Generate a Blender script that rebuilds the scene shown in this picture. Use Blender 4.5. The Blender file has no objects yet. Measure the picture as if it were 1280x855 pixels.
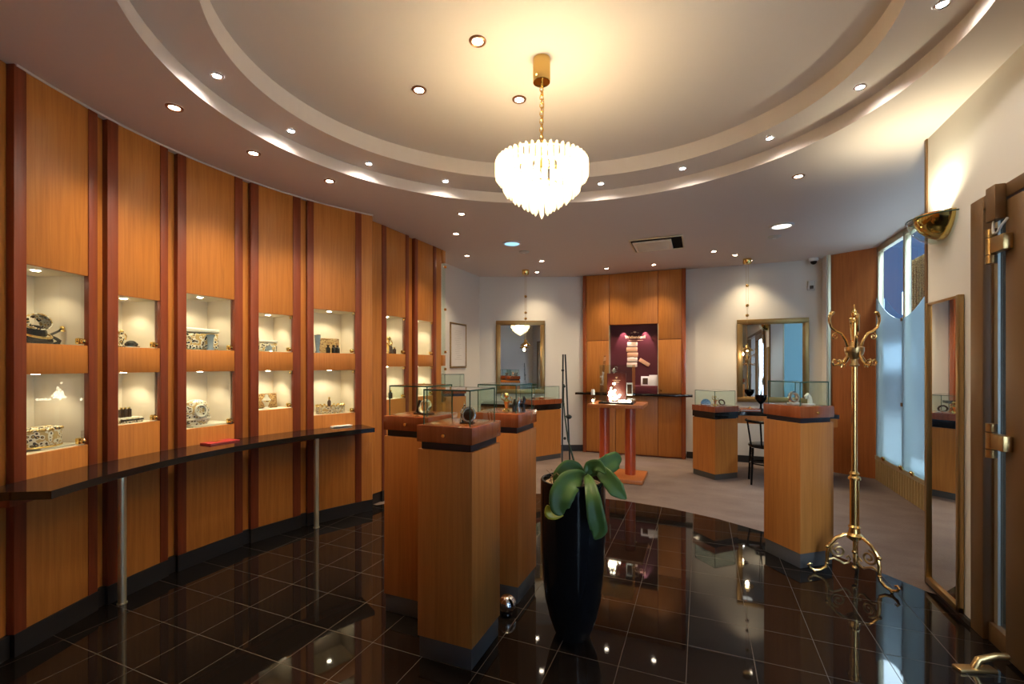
import bpy, bmesh, math, random
from mathutils import Vector, Matrix
random.seed(7)
PI = math.pi
R = math.radians
COL = bpy.context.scene.collection
# ------------------------------------------------------------------ camera model (frame taken as 1280x855)
F, VH, EYE = 567.0, 456.5, 1.43
YAW = R(22.6)
CY, SY = math.cos(YAW), math.sin(YAW)
ZC, ZM, ZU = 2.91, 3.00, 3.12           # lower ceiling, middle coffer, upper coffer


def P(u, v, z):
    """point of the horizontal plane z seen at pixel (u, v)"""
    Y = F * (EYE - z) / (v - VH)
    X = (u - 640) / F * Y
    return Vector((X * CY - Y * SY, X * SY + Y * CY, z))


def D(u, v, Y):
    """point at depth Y seen at pixel (u, v)"""
    X = (u - 640) / F * Y
    return Vector((X * CY - Y * SY, X * SY + Y * CY, EYE - (v - VH) / F * Y))


def PL(u, v, A, B):
    """point of the vertical plane through plan points A, B seen at pixel (u, v)"""
    r = (u - 640) / F
    dx, dy = r * CY - SY, r * SY + CY
    ex, ey = B[0] - A[0], B[1] - A[1]
    den = dx * ey - dy * ex
    t = (A[0] * ey - A[1] * ex) / den
    return Vector((dx * t, dy * t, EYE - (v - VH) / F * t))


# ------------------------------------------------------------------ mesh helpers
class MB:
    def __init__(self):
        self.bm = bmesh.new()

    def box(self, x0, x1, y0, y1, z0, z1, bev=0.0, M=None, seg=2):
        m = Matrix.Translation(((x0 + x1) / 2, (y0 + y1) / 2, (z0 + z1) / 2)) @ Matrix.Diagonal((abs(x1 - x0), abs(y1 - y0), abs(z1 - z0), 1))
        if M is not None:
            m = M @ m
        r = bmesh.ops.create_cube(self.bm, size=1, matrix=m)
        if bev > 0:
            es = list({e for v in r['verts'] for e in v.link_edges})
            bmesh.ops.bevel(self.bm, geom=es, offset=bev, segments=seg, affect='EDGES', profile=0.5)
        return self

    def prism(self, poly, z0, z1, M=None):
        bm = self.bm
        a = [bm.verts.new((p[0], p[1], z0)) for p in poly]
        b = [bm.verts.new((p[0], p[1], z1)) for p in poly]
        n = len(poly)
        for i in range(n):
            bm.faces.new((a[i], a[(i + 1) % n], b[(i + 1) % n], b[i]))
        bm.faces.new(b)
        bm.faces.new(a[::-1])
        if M is not None:
            bmesh.ops.transform(bm, matrix=M, verts=a + b)
        return self

    def cone(self, p0, p1, r0, r1=None, n=20):
        r1 = r0 if r1 is None else r1
        return self.tube([p0, p1], [r0, r1], n)

    def tube(self, pts, rad, n=10, closed=False):
        bm = self.bm
        pts = [Vector(p) for p in pts]
        k = len(pts)
        if not hasattr(rad, '__len__'):
            rad = [rad] * k
        rings = []
        prev = None
        for i, p in enumerate(pts):
            if closed:
                t = pts[(i + 1) % k] - pts[i - 1]
            else:
                t = pts[min(i + 1, k - 1)] - pts[max(i - 1, 0)]
            if t.length < 1e-9:
                t = Vector((0, 0, 1))
            t.normalize()
            if prev is None:
                ref = Vector((0, 0, 1)) if abs(t.z) < 0.9 else Vector((1, 0, 0))
                s = t.cross(ref).normalized()
            else:
                s = prev - t * prev.dot(t)
                s = s.normalized() if s.length > 1e-6 else t.orthogonal().normalized()
            prev = s
            w = t.cross(s)
            rings.append([bm.verts.new(p + (s * math.cos(2 * PI * j / n) + w * math.sin(2 * PI * j / n)) * rad[i]) for j in range(n)])
        rng = range(k) if closed else range(k - 1)
        for i in rng:
            a, b = rings[i], rings[(i + 1) % k]
            for j in range(n):
                bm.faces.new((a[j], a[(j + 1) % n], b[(j + 1) % n], b[j]))
        if not closed:
            bm.faces.new(rings[0][::-1])
            bm.faces.new(rings[-1])
        return self

    def lathe(self, prof, n=32, c=(0, 0, 0), a0=0.0, a1=2 * PI, M=None):
        """prof: list of (radius, z)"""
        bm = self.bm
        full = abs(a1 - a0 - 2 * PI) < 1e-6
        m = n if full else n + 1
        rings = []
        new = []
        for r, z in prof:
            if r < 1e-6:
                v = bm.verts.new((c[0], c[1], c[2] + z))
                new.append(v)
                rings.append([v] * m)
            else:
                rg = [bm.verts.new((c[0] + r * math.cos(a0 + (a1 - a0) * j / n), c[1] + r * math.sin(a0 + (a1 - a0) * j / n), c[2] + z)) for j in range(m)]
                new += rg
                rings.append(rg)
        for i in range(len(prof) - 1):
            a, b = rings[i], rings[i + 1]
            for j in range(n):
                q = [a[j], a[(j + 1) % m], b[(j + 1) % m], b[j]]
                u = []
                for v in q:
                    if v not in u:
                        u.append(v)
                if len(u) > 2:
                    try:
                        bm.faces.new(u)
                    except ValueError:
                        pass
        if M is not None:
            bmesh.ops.transform(bm, matrix=M, verts=list(set(new)))
        return self

    def ball(self, c, r, u=16, v=10, M=None):
        sc = (r, r, r) if not hasattr(r, '__len__') else r
        m = Matrix.Translation(c) @ Matrix.Diagonal((*sc, 1))
        if M is not None:
            m = M @ m
        bmesh.ops.create_uvsphere(self.bm, u_segments=u, v_segments=v, radius=1, matrix=m)
        return self

    def torus(self, c, R0, r, n=28, m=8, M=None, a0=0, a1=2 * PI):
        full = abs(a1 - a0 - 2 * PI) < 1e-6
        k = n if full else n + 1
        pts = [Vector((R0 * math.cos(a0 + (a1 - a0) * i / n), R0 * math.sin(a0 + (a1 - a0) * i / n), 0)) for i in range(k)]
        T = Matrix.Translation(c) @ (M if M is not None else Matrix())
        return self.tube([T @ p for p in pts], r, m, closed=full)

    def quad(self, *pts):
        self.bm.faces.new([self.bm.verts.new(p) for p in pts])
        return self

    def build(self, name, mat, parent=None, smooth=True, ang=35, kind=None, label=None):
        bmesh.ops.recalc_face_normals(self.bm, faces=self.bm.faces)
        me = bpy.data.meshes.new(name)
        self.bm.to_mesh(me)
        self.bm.free()
        if smooth:
            for p in me.polygons:
                p.use_smooth = True
            me.set_sharp_from_angle(angle=R(ang))
        me.materials.append(mat)
        o = bpy.data.objects.new(name, me)
        COL.objects.link(o)
        if parent is not None:
            o.parent = parent
        if kind:
            o['kind'] = kind
        if label:
            o['label'] = label
        return o


def tag(o, label, cat, group=None, kind=None):
    o['label'] = label
    o['category'] = cat
    if group:
        o['group'] = group
    if kind:
        o['kind'] = kind
    return o


def thing(name, label, cat, loc=(0, 0, 0), rz=0.0, group=None):
    o = bpy.data.objects.new(name, None)
    o.empty_display_size = 0.05
    COL.objects.link(o)
    o.location = loc
    o.rotation_euler = (0, 0, rz)
    return tag(o, label, cat, group)


def struct(name, mb, mat, label, cat, smooth=False):
    o = mb.build(name, mat, None, smooth)
    return tag(o, label, cat, None, 'structure')


def copy_tree(src, loc, rz, label, group=None):
    c = src.copy()
    COL.objects.link(c)
    c.location = loc
    c.rotation_euler = (0, 0, rz)
    c['label'] = label
    if group:
        c['group'] = group
    for ch in list(src.children):
        d = ch.copy()
        COL.objects.link(d)
        d.parent = c
        for g in list(ch.children):
            e = g.copy()
            COL.objects.link(e)
            e.parent = d
    return c


# ------------------------------------------------------------------ materials
def mat(name, col=(0.8, 0.8, 0.8), rough=0.5, metal=0.0, spec=0.5, coat=0.0, coat_rough=0.05):
    m = bpy.data.materials.new(name)
    m.use_nodes = True
    b = m.node_tree.nodes['Principled BSDF']
    b.inputs['Base Color'].default_value = (*col, 1)
    b.inputs['Roughness'].default_value = rough
    b.inputs['Metallic'].default_value = metal
    b.inputs['Specular IOR Level'].default_value = spec
    b.inputs['Coat Weight'].default_value = coat
    b.inputs['Coat Roughness'].default_value = coat_rough
    return m


def nodes(m):
    nt = m.node_tree
    return nt, nt.nodes, nt.links, nt.nodes.get('Principled BSDF')


def ramp(n, stops, interp='LINEAR'):
    r = n.new('ShaderNodeValToRGB')
    r.color_ramp.interpolation = interp
    e = r.color_ramp.elements
    while len(e) < len(stops):
        e.new(0.5)
    for q, (p, c) in zip(e, stops):
        q.position = p
        q.color = (*c, 1)
    return r


def wood(name, c0, c1, c2, rough=0.3, scale=1.0, coat=0.0):
    m = mat(name, c1, rough, coat=coat, coat_rough=0.15)
    nt, n, l, b = nodes(m)
    tc = n.new('ShaderNodeTexCoord')
    mp = n.new('ShaderNodeMapping')
    mp.inputs['Scale'].default_value = (22 * scale, 22 * scale, 0.9 * scale)
    l.new(tc.outputs['Object'], mp.inputs['Vector'])
    no = n.new('ShaderNodeTexNoise')
    no.inputs['Scale'].default_value = 2.2
    no.inputs['Detail'].default_value = 6
    no.inputs['Roughness'].default_value = 0.6
    no.inputs['Distortion'].default_value = 0.6
    l.new(mp.outputs['Vector'], no.inputs['Vector'])
    r = ramp(n, [(0.28, c0), (0.52, c1), (0.75, c2)])
    l.new(no.outputs['Fac'], r.inputs['Fac'])
    l.new(r.outputs['Color'], b.inputs['Base Color'])
    return m


def speckle(name, stops, scale, rough=0.3, metal=0.0):
    m = mat(name, stops[0][1], rough, metal)
    nt, n, l, b = nodes(m)
    tc = n.new('ShaderNodeTexCoord')
    vo = n.new('ShaderNodeTexVoronoi')
    vo.inputs['Scale'].default_value = scale
    no = n.new('ShaderNodeTexNoise')
    no.inputs['Scale'].default_value = scale * 0.8
    mx = n.new('ShaderNodeMath')
    mx.operation = 'MULTIPLY'
    l.new(tc.outputs['Object'], vo.inputs['Vector'])
    l.new(tc.outputs['Object'], no.inputs['Vector'])
    l.new(vo.outputs['Distance'], mx.inputs[0])
    l.new(no.outputs['Fac'], mx.inputs[1])
    r = ramp(n, stops, 'CONSTANT')
    l.new(mx.outputs[0], r.inputs['Fac'])
    l.new(r.outputs['Color'], b.inputs['Base Color'])
    return m


def emit(name, col, strength):
    m = bpy.data.materials.new(name)
    m.use_nodes = True
    nt = m.node_tree
    nt.nodes.clear()
    o = nt.nodes.new('ShaderNodeOutputMaterial')
    e = nt.nodes.new('ShaderNodeEmission')
    e.inputs['Color'].default_value = (*col, 1)
    e.inputs['Strength'].default_value = strength
    nt.links.new(e.outputs[0], o.inputs[0])
    return m


def glass(name, tint=(0.96, 0.99, 0.97), ior=1.45, gloss=1.0):
    m = bpy.data.materials.new(name)
    m.use_nodes = True
    nt = m.node_tree
    n, l = nt.nodes, nt.links
    n.clear()
    o = n.new('ShaderNodeOutputMaterial')
    t = n.new('ShaderNodeBsdfTransparent')
    t.inputs['Color'].default_value = (*tint, 1)
    g = n.new('ShaderNodeBsdfGlossy')
    g.inputs['Roughness'].default_value = 0.0
    g.inputs['Color'].default_value = (gloss, gloss, gloss, 1)
    fr = n.new('ShaderNodeFresnel')
    fr.inputs['IOR'].default_value = ior
    x = n.new('ShaderNodeMixShader')
    ge = n.new('ShaderNodeNewGeometry')
    ff = n.new('ShaderNodeMath'); ff.operation = 'SUBTRACT'; ff.inputs[0].default_value = 1.0
    l.new(ge.outputs['Backfacing'], ff.inputs[1])
    fm = n.new('ShaderNodeMath'); fm.operation = 'MULTIPLY'
    l.new(fr.outputs[0], fm.inputs[0]); l.new(ff.outputs[0], fm.inputs[1])
    l.new(fm.outputs[0], x.inputs[0])
    l.new(t.outputs[0], x.inputs[1])
    l.new(g.outputs[0], x.inputs[2])
    l.new(x.outputs[0], o.inputs[0])
    return m


def frosted(name, col, trans=0.25):
    m = bpy.data.materials.new(name)
    m.use_nodes = True
    nt = m.node_tree
    n, l = nt.nodes, nt.links
    n.clear()
    o = n.new('ShaderNodeOutputMaterial')
    t = n.new('ShaderNodeBsdfTranslucent')
    t.inputs['Color'].default_value = (*col, 1)
    r = n.new('ShaderNodeBsdfRefraction')
    r.inputs['Roughness'].default_value = 0.28
    r.inputs['IOR'].default_value = 1.05
    r.inputs['Color'].default_value = (*col, 1)
    x = n.new('ShaderNodeMixShader')
    x.inputs[0].default_value = trans
    g = n.new('ShaderNodeBsdfGlossy')
    g.inputs['Roughness'].default_value = 0.08
    fr = n.new('ShaderNodeFresnel')
    fr.inputs['IOR'].default_value = 1.35
    y = n.new('ShaderNodeMixShader')
    l.new(t.outputs[0], x.inputs[1])
    l.new(r.outputs[0], x.inputs[2])
    ge = n.new('ShaderNodeNewGeometry')
    ff = n.new('ShaderNodeMath'); ff.operation = 'SUBTRACT'; ff.inputs[0].default_value = 1.0
    l.new(ge.outputs['Backfacing'], ff.inputs[1])
    fm = n.new('ShaderNodeMath'); fm.operation = 'MULTIPLY'
    l.new(fr.outputs[0], fm.inputs[0]); l.new(ff.outputs[0], fm.inputs[1])
    l.new(fm.outputs[0], y.inputs[0])
    l.new(x.outputs[0], y.inputs[1])
    l.new(g.outputs[0], y.inputs[2])
    l.new(y.outputs[0], o.inputs[0])
    return m


M = {}
M['wood'] = wood('cherry_light', (0.43, 0.150, 0.027), (0.53, 0.195, 0.037), (0.59, 0.235, 0.050), 0.42)
M['wood_ped'] = wood('cherry_pedestal', (0.41, 0.140, 0.024), (0.50, 0.175, 0.034), (0.56, 0.215, 0.046), 0.42)
M['wood_dark'] = wood('mahogany', (0.17, 0.032, 0.010), (0.22, 0.044, 0.014), (0.27, 0.058, 0.019), 0.4)
M['wood_panel'] = wood('cherry_reddish', (0.34, 0.098, 0.022), (0.42, 0.128, 0.030), (0.48, 0.155, 0.038), 0.42)
M['wood_red'] = wood('red_burl', (0.25, 0.055, 0.016), (0.33, 0.080, 0.024), (0.40, 0.11, 0.034), 0.2, 0.5, 0.4)
M['column_red'] = mat('red_lacquer', (0.40, 0.060, 0.014), 0.3, coat=0.3)
M['white'] = mat('wall_plaster', (0.74, 0.72, 0.68), 0.8, spec=0.2)
M['ceil'] = mat('ceiling_paint', (0.70, 0.62, 0.58), 0.75, spec=0.25)
M['cream'] = mat('niche_cream', (0.76, 0.67, 0.53), 0.7, spec=0.2)
M['black'] = mat('black_granite', (0.010, 0.009, 0.009), 0.08, spec=0.5)
M['skirt'] = mat('black_plinth', (0.018, 0.017, 0.018), 0.35)
M['slate'] = mat('slate_plinth', (0.075, 0.072, 0.070), 0.4)
M['band'] = mat('black_blue_band', (0.010, 0.014, 0.024), 0.3)
M['lacquer'] = mat('black_lacquer', (0.006, 0.006, 0.007), 0.16, spec=0.2)
M['brass'] = mat('brass', (0.78, 0.52, 0.20), 0.22, 1.0)
M['brass_pol'] = mat('polished_brass', (0.85, 0.58, 0.20), 0.06, 1.0)
M['brass_old'] = mat('aged_brass', (0.50, 0.34, 0.15), 0.35, 1.0)
M['bronze'] = mat('bronze_anodised', (0.20, 0.11, 0.045), 0.4, 0.4)
M['gold_leaf'] = mat('gold_frame', (0.34, 0.22, 0.09), 0.36, 0.85)
M['champagne'] = mat('champagne_metal', (0.66, 0.60, 0.42), 0.35, 0.6)
M['steel'] = mat('satin_steel', (0.80, 0.72, 0.48), 0.36, 0.85)
M['chrome'] = mat('chrome', (0.85, 0.85, 0.85), 0.05, 1.0)
M['glass'] = glass('clear_glass')
M['glass_case'] = glass('case_glass', (0.93, 0.975, 0.955), 1.42)
M['glass_edge'] = mat('glass_edge_green', (0.04, 0.10, 0.075), 0.15)
M['glass_door'] = glass('door_glass', (0.94, 0.96, 0.97), 1.5)
M['glass_dark'] = glass('darkened_side_glass', (0.32, 0.38, 0.46), 1.5)  # glass colour darkened to stand in for the dim space behind
M['mirror'] = mat('mirror_silver', (0.88, 0.90, 0.89), 0.0, 1.0)
M['frost'] = frosted('frosted_glass', (0.62, 0.68, 0.70), 0.55)
M['frost_dim'] = frosted('frosted_glass_dimmed', (0.20, 0.27, 0.29), 0.5)  # darker copy of the frosted glass, tones down sky light on the end panel
M['leopard'] = speckle('leopard_enamel', [(0.0, (0.62, 0.42, 0.18)), (0.09, (0.02, 0.014, 0.01)), (0.19, (0.85, 0.78, 0.6)), (0.30, (0.55, 0.36, 0.12))], 52, 0.25)
M['leopard_white'] = speckle('leopard_white', [(0.0, (0.45, 0.30, 0.10)), (0.08, (0.04, 0.025, 0.015)), (0.15, (0.86, 0.80, 0.66)), (0.30, (0.60, 0.42, 0.18))], 56, 0.3)
M['leopard_brown'] = speckle('leopard_brown', [(0.0, (0.10, 0.045, 0.015)), (0.12, (0.34, 0.17, 0.05)), (0.22, (0.62, 0.42, 0.18)), (0.33, (0.22, 0.10, 0.03))], 60, 0.3)
M['ivory'] = mat('ivory_enamel', (0.85, 0.80, 0.68), 0.35)
M['gold'] = mat('gold', (0.90, 0.65, 0.25), 0.2, 1.0)
M['silver'] = mat('silver', (0.75, 0.74, 0.72), 0.18, 1.0)
M['dark'] = mat('onyx', (0.02, 0.018, 0.018), 0.2)
M['vent_grey'] = mat('vent_beige', (0.85, 0.80, 0.68), 0.5)
M['pitch'] = mat('vent_black', (0.004, 0.004, 0.004), 0.9, spec=0.1)
M['darkbrown'] = mat('tortoise', (0.06, 0.03, 0.018), 0.2)
M['reflect_blue'] = mat('crystal_reflect_blue', (0.26, 0.32, 0.37), 0.1)  # blue of window reflections put into the base colour
M['paper'] = mat('white_paper', (0.80, 0.78, 0.76), 0.6)
M['redpaper'] = mat('red_cover', (0.42, 0.03, 0.035), 0.45)
M['wine'] = mat('wine_backdrop', (0.085, 0.007, 0.013), 0.55)
M['wine_dark'] = mat('wine_velvet', (0.10, 0.006, 0.012), 0.7)
M['navy'] = mat('navy_facade', (0.010, 0.015, 0.027), 1.0, spec=0.0)
M['liner'] = mat('dark_liner', (0.012, 0.018, 0.035), 0.25)  # dark colour so the view through the side light stays dim
M['facade_win'] = mat('facade_window', (0.25, 0.32, 0.40), 0.2)
M['street'] = mat('street_paving', (0.42, 0.40, 0.38), 0.8)
M['grey_plastic'] = mat('grey_plastic', (0.55, 0.54, 0.52), 0.45)
M['white_plastic'] = mat('white_plastic', (0.80, 0.79, 0.77), 0.4)
M['blackglass'] = mat('dome_black', (0.01, 0.01, 0.012), 0.08)
M['copper_trim'] = mat('downlight_trim', (0.26, 0.12, 0.06), 0.35, 0.8)
M['stem'] = mat('orchid_stem', (0.035, 0.055, 0.02), 0.5)
M['stake'] = mat('dark_stake', (0.015, 0.018, 0.014), 0.5)
M['moss'] = speckle('bark_mix', [(0.0, (0.20, 0.12, 0.06)), (0.12, (0.35, 0.25, 0.14)), (0.25, (0.12, 0.07, 0.04))], 60, 0.9)
M['lens_warm'] = emit('lens_warm', (1.0, 0.86, 0.66), 30)
M['lens_cool'] = emit('lens_cool', (0.92, 0.95, 1.0), 60)
M['lens_blue'] = emit('lens_blue', (0.30, 0.62, 0.95), 0.9)
M['lens_white'] = emit('lens_white', (1.0, 0.95, 0.85), 1.6)
M['spark'] = emit('spark', (1.0, 0.86, 0.66), 14)
M['bulb'] = emit('bulb', (1.0, 0.78, 0.42), 14)
M['ring_gold'] = mat('ring_gold', (0.80, 0.45, 0.25), 0.4, 0.2)
M['ring_light'] = mat('ring_light', (0.92, 0.72, 0.55), 0.4)
M['panel_red'] = mat('picture_red', (0.10, 0.014, 0.010), 0.35)
M['sign_gold'] = mat('sign_gold', (0.95, 0.62, 0.38), 0.5, 0.0)

# pleated gold fabric
m = mat('pleated_fabric', (0.36, 0.25, 0.11), 0.6)
M['pleat'] = m
# carpet
m = mat('carpet', (0.2, 0.15, 0.13), 0.95, spec=0.1)
nt, n, l, b = nodes(m)
tc = n.new('ShaderNodeTexCoord')
mp = n.new('ShaderNodeMapping')
mp.inputs['Rotation'].default_value = (0, 0, R(35))
mp.inputs['Scale'].default_value = (1.0, 1.9, 1)
no = n.new('ShaderNodeTexNoise')
no.inputs['Scale'].default_value = 2.6
no.inputs['Detail'].default_value = 5
n2 = n.new('ShaderNodeTexNoise')
n2.inputs['Scale'].default_value = 160
mx = n.new('ShaderNodeMix')
mx.data_type = 'FLOAT'
mx.inputs[0].default_value = 0.45
l.new(tc.outputs['Object'], mp.inputs['Vector'])
l.new(mp.outputs['Vector'], no.inputs['Vector'])
l.new(tc.outputs['Object'], n2.inputs['Vector'])
l.new(no.outputs['Fac'], mx.inputs[2])
l.new(n2.outputs['Fac'], mx.inputs[3])
rp = ramp(n, [(0.30, (0.155, 0.115, 0.100)), (0.5, (0.195, 0.147, 0.129)), (0.70, (0.24, 0.185, 0.163))])
l.new(mx.outputs[0], rp.inputs['Fac'])
l.new(rp.outputs['Color'], b.inputs['Base Color'])
bp = n.new('ShaderNodeBump')
bp.inputs['Strength'].default_value = 0.3
bp.inputs['Distance'].default_value = 0.004
l.new(n2.outputs['Fac'], bp.inputs['Height'])
l.new(bp.outputs['Normal'], b.inputs['Normal'])
M['carpet'] = m
# polished granite tiles, 30 cm, thin grout
T0 = P(857.5, 851.7, 0)
TP = P(861, 806.8, 0)
m = mat('granite_tiles', (0.008, 0.006, 0.0055), 0.04, spec=0.42)
nt, n, l, b = nodes(m)
tc = n.new('ShaderNodeTexCoord')
sx = n.new('ShaderNodeSeparateXYZ')
l.new(tc.outputs['Object'], sx.inputs[0])


def line_mask(sock, off, pitch, half):
    a = n.new('ShaderNodeMath'); a.operation = 'SUBTRACT'; a.inputs[1].default_value = off - pitch / 2
    l.new(sock, a.inputs[0])
    c = n.new('ShaderNodeMath'); c.operation = 'FLOORED_MODULO'; c.inputs[1].default_value = pitch
    l.new(a.outputs[0], c.inputs[0])
    d = n.new('ShaderNodeMath'); d.operation = 'SUBTRACT'; d.inputs[1].default_value = pitch / 2
    l.new(c.outputs[0], d.inputs[0])
    e = n.new('ShaderNodeMath'); e.operation = 'ABSOLUTE'
    l.new(d.outputs[0], e.inputs[0])
    f = n.new('ShaderNodeMath'); f.operation = 'LESS_THAN'; f.inputs[1].default_value = half
    l.new(e.outputs[0], f.inputs[0])
    return f.outputs[0]


gx = line_mask(sx.outputs['X'], T0.x, 0.30, 0.0016)
gy = line_mask(sx.outputs['Y'], TP.y, 0.30, 0.0016)
mm = n.new('ShaderNodeMath'); mm.operation = 'MAXIMUM'
l.new(gx, mm.inputs[0]); l.new(gy, mm.inputs[1])
ns = n.new('ShaderNodeTexNoise'); ns.inputs['Scale'].default_value = 220
l.new(tc.outputs['Object'], ns.inputs['Vector'])
rp = ramp(n, [(0.45, (0.0065, 0.005, 0.0045)), (0.75, (0.016, 0.012, 0.010))])
l.new(ns.outputs['Fac'], rp.inputs['Fac'])
cm = n.new('ShaderNodeMix'); cm.data_type = 'RGBA'
l.new(mm.outputs[0], cm.inputs[0])
l.new(rp.outputs['Color'], cm.inputs[6])
cm.inputs[7].default_value = (0.06, 0.043, 0.03, 1)
l.new(cm.outputs[2], b.inputs['Base Color'])
rm = n.new('ShaderNodeMapRange')
rm.inputs['To Min'].default_value = 0.035
rm.inputs['To Max'].default_value = 0.6
l.new(mm.outputs[0], rm.inputs['Value'])
l.new(rm.outputs[0], b.inputs['Roughness'])
M['tile'] = m
# orchid leaf
m = mat('orchid_leaf', (0.035, 0.10, 0.03), 0.42, spec=0.35)
nt, n, l, b = nodes(m)
tc = n.new('ShaderNodeTexCoord')
no = n.new('ShaderNodeTexNoise'); no.inputs['Scale'].default_value = 6
l.new(tc.outputs['Object'], no.inputs['Vector'])
rp = ramp(n, [(0.3, (0.040, 0.095, 0.022)), (0.7, (0.085, 0.16, 0.036))])
l.new(no.outputs['Fac'], rp.inputs['Fac'])
l.new(rp.outputs['Color'], b.inputs['Base Color'])
M['leaf'] = m
M['leaf_yellow'] = mat('orchid_leaf_yellow', (0.50, 0.40, 0.02), 0.35)
# chandelier crystal: bulb glow put in as faint emission, lets lamp light through
m = bpy.data.materials.new('emissive_crystal')
m.use_nodes = True
nt = m.node_tree; n = nt.nodes; l = nt.links; n.clear()
o_ = n.new('ShaderNodeOutputMaterial')
t_ = n.new('ShaderNodeBsdfTransparent'); t_.inputs['Color'].default_value = (1.0, 0.97, 0.90, 1)
g_ = n.new('ShaderNodeBsdfGlossy'); g_.inputs['Roughness'].default_value = 0.03
tr = n.new('ShaderNodeBsdfTranslucent'); tr.inputs['Color'].default_value = (1, 0.95, 0.82, 1)
x1 = n.new('ShaderNodeMixShader'); x1.inputs[0].default_value = 0.30
l.new(t_.outputs[0], x1.inputs[1]); l.new(tr.outputs[0], x1.inputs[2])
fr = n.new('ShaderNodeFresnel'); fr.inputs['IOR'].default_value = 1.5
x2 = n.new('ShaderNodeMixShader')
ge = n.new('ShaderNodeNewGeometry'); ff = n.new('ShaderNodeMath'); ff.operation = 'SUBTRACT'; ff.inputs[0].default_value = 1.0; l.new(ge.outputs['Backfacing'], ff.inputs[1]); fm = n.new('ShaderNodeMath'); fm.operation = 'MULTIPLY'; l.new(fr.outputs[0], fm.inputs[0]); l.new(ff.outputs[0], fm.inputs[1])
l.new(fm.outputs[0], x2.inputs[0]); l.new(x1.outputs[0], x2.inputs[1]); l.new(g_.outputs[0], x2.inputs[2])
e_ = n.new('ShaderNodeEmission'); e_.inputs['Color'].default_value = (1.0, 0.84, 0.50, 1); e_.inputs['Strength'].default_value = 0.30
ad = n.new('ShaderNodeAddShader')
l.new(x2.outputs[0], ad.inputs[0]); l.new(e_.outputs[0], ad.inputs[1])
l.new(ad.outputs[0], o_.inputs[0])
M['crystal'] = m

WARM = (1.0, 0.78, 0.50)
WARM2 = (1.0, 0.82, 0.58)


def spot(name, loc, target, energy, size=80, blend=0.7, col=WARM, rad=0.03):
    li = bpy.data.lights.new(name, 'SPOT')
    li.energy = energy
    li.spot_size = R(size)
    li.spot_blend = blend
    li.color = col
    li.shadow_soft_size = rad
    o = bpy.data.objects.new(name, li)
    COL.objects.link(o)
    o.location = loc
    d = Vector(target) - Vector(loc)
    o.rotation_euler = d.to_track_quat('-Z', 'Y').to_euler()
    return o


def point(name, loc, energy, col=WARM, rad=0.04):
    li = bpy.data.lights.new(name, 'POINT')
    li.energy = energy
    li.color = col
    li.shadow_soft_size = rad
    o = bpy.data.objects.new(name, li)
    COL.objects.link(o)
    o.location = loc
    return o


# ================================================================== SETTING
CX, CYY = -0.72, 2.24          # centre of the round plan
XR, XA, YE = 1.37, 2.04, 3.80  # right wall, alcove window plane, end of right wall
ARC = 2.64


def polar(r, th):
    return Vector((CX + r * math.cos(R(th)), CYY + r * math.sin(R(th))))


# floor: carpet underneath everything, polished tile area on top
mb = MB()
mb.box(-3.95, 2.15, 1.0, 7.7, -0.10, -0.003)
struct('carpet', mb, M['carpet'], 'grey brown fitted carpet beyond the curved edge of the black tiles', 'carpet')
tab = [(30, 2.48), (34.6, 2.48), (40, 2.475), (50, 2.475), (60, 2.50), (70, 2.545), (80, 2.59), (90, 2.63), (100, 2.67), (110, 2.70), (120, 2.73), (130, 2.75), (140, 2.77), (147, 2.78)]
poly = [(1.62, 3.50)] + [tuple(polar(r, t)) for t, r in tab[1:]] + [(-3.95, 3.75), (-3.95, -1.75), (1.62, -1.75)]
mb = MB()
mb.prism(poly, -0.05, 0.0)
struct('floor', mb, M['tile'], 'polished black granite tile floor with thin pale joints', 'floor')

# ceiling with an oval double coffer
EC, EA = Vector((-0.77, 2.345)), R(26.5)
O_AX, I_AX = (1.918, 1.689), (1.64, 1.365)


def ell(ax, t, grow=0.0):
    x, y = (ax[0] + grow) * math.cos(t), (ax[1] + grow) * math.sin(t)
    return Vector((EC.x + x * math.cos(EA) - y * math.sin(EA), EC.y + x * math.sin(EA) + y * math.cos(EA)))


NS = 128
X0, X1, Y0, Y1 = -3.95, 2.15, -1.75, 7.7
mb = MB()
bm = mb.bm


def rim(ax, z, g=0.0):
    return [bm.verts.new((*ell(ax, 2 * PI * i / NS, g), z)) for i in range(NS)]


outer = []
for i in range(NS):
    p = ell(O_AX, 2 * PI * i / NS)
    d = (p - EC)
    ks = []
    if d.x > 1e-9: ks.append((X1 - EC.x) / d.x)
    if d.x < -1e-9: ks.append((X0 - EC.x) / d.x)
    if d.y > 1e-9: ks.append((Y1 - EC.y) / d.y)
    if d.y < -1e-9: ks.append((Y0 - EC.y) / d.y)
    k = min(ks)
    outer.append((EC.x + d.x * k, EC.y + d.y * k))
for cx, cy in ((X0, Y0), (X0, Y1), (X1, Y0), (X1, Y1)):     # pull the nearest ray onto each corner
    i = min(range(NS), key=lambda q: (outer[q][0] - cx) ** 2 + (outer[q][1] - cy) ** 2)
    outer[i] = (cx, cy)
vo = [bm.verts.new((x, y, ZC)) for x, y in outer]
r1 = rim(O_AX, ZC); r2 = rim(O_AX, ZM)
r3 = rim(I_AX, ZM); r4 = rim(I_AX, ZU)
for a, b_ in ((vo, r1), (r1, r2), (r2, r3), (r3, r4)):
    for i in range(NS):
        j = (i + 1) % NS
        bm.faces.new((a[i], a[j], b_[j], b_[i]))
bm.faces.new(r4)
struct('ceiling', mb, M['ceil'], 'off white ceiling with a stepped oval coffer around the chandelier', 'ceiling')
# roof slab so that no daylight gets in from above
mb = MB(); mb.box(-4.1, 2.3, -1.9, 7.9, 3.20, 3.30)
struct('roof', mb, M['white'], 'slab above the ceiling', 'roof')


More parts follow.
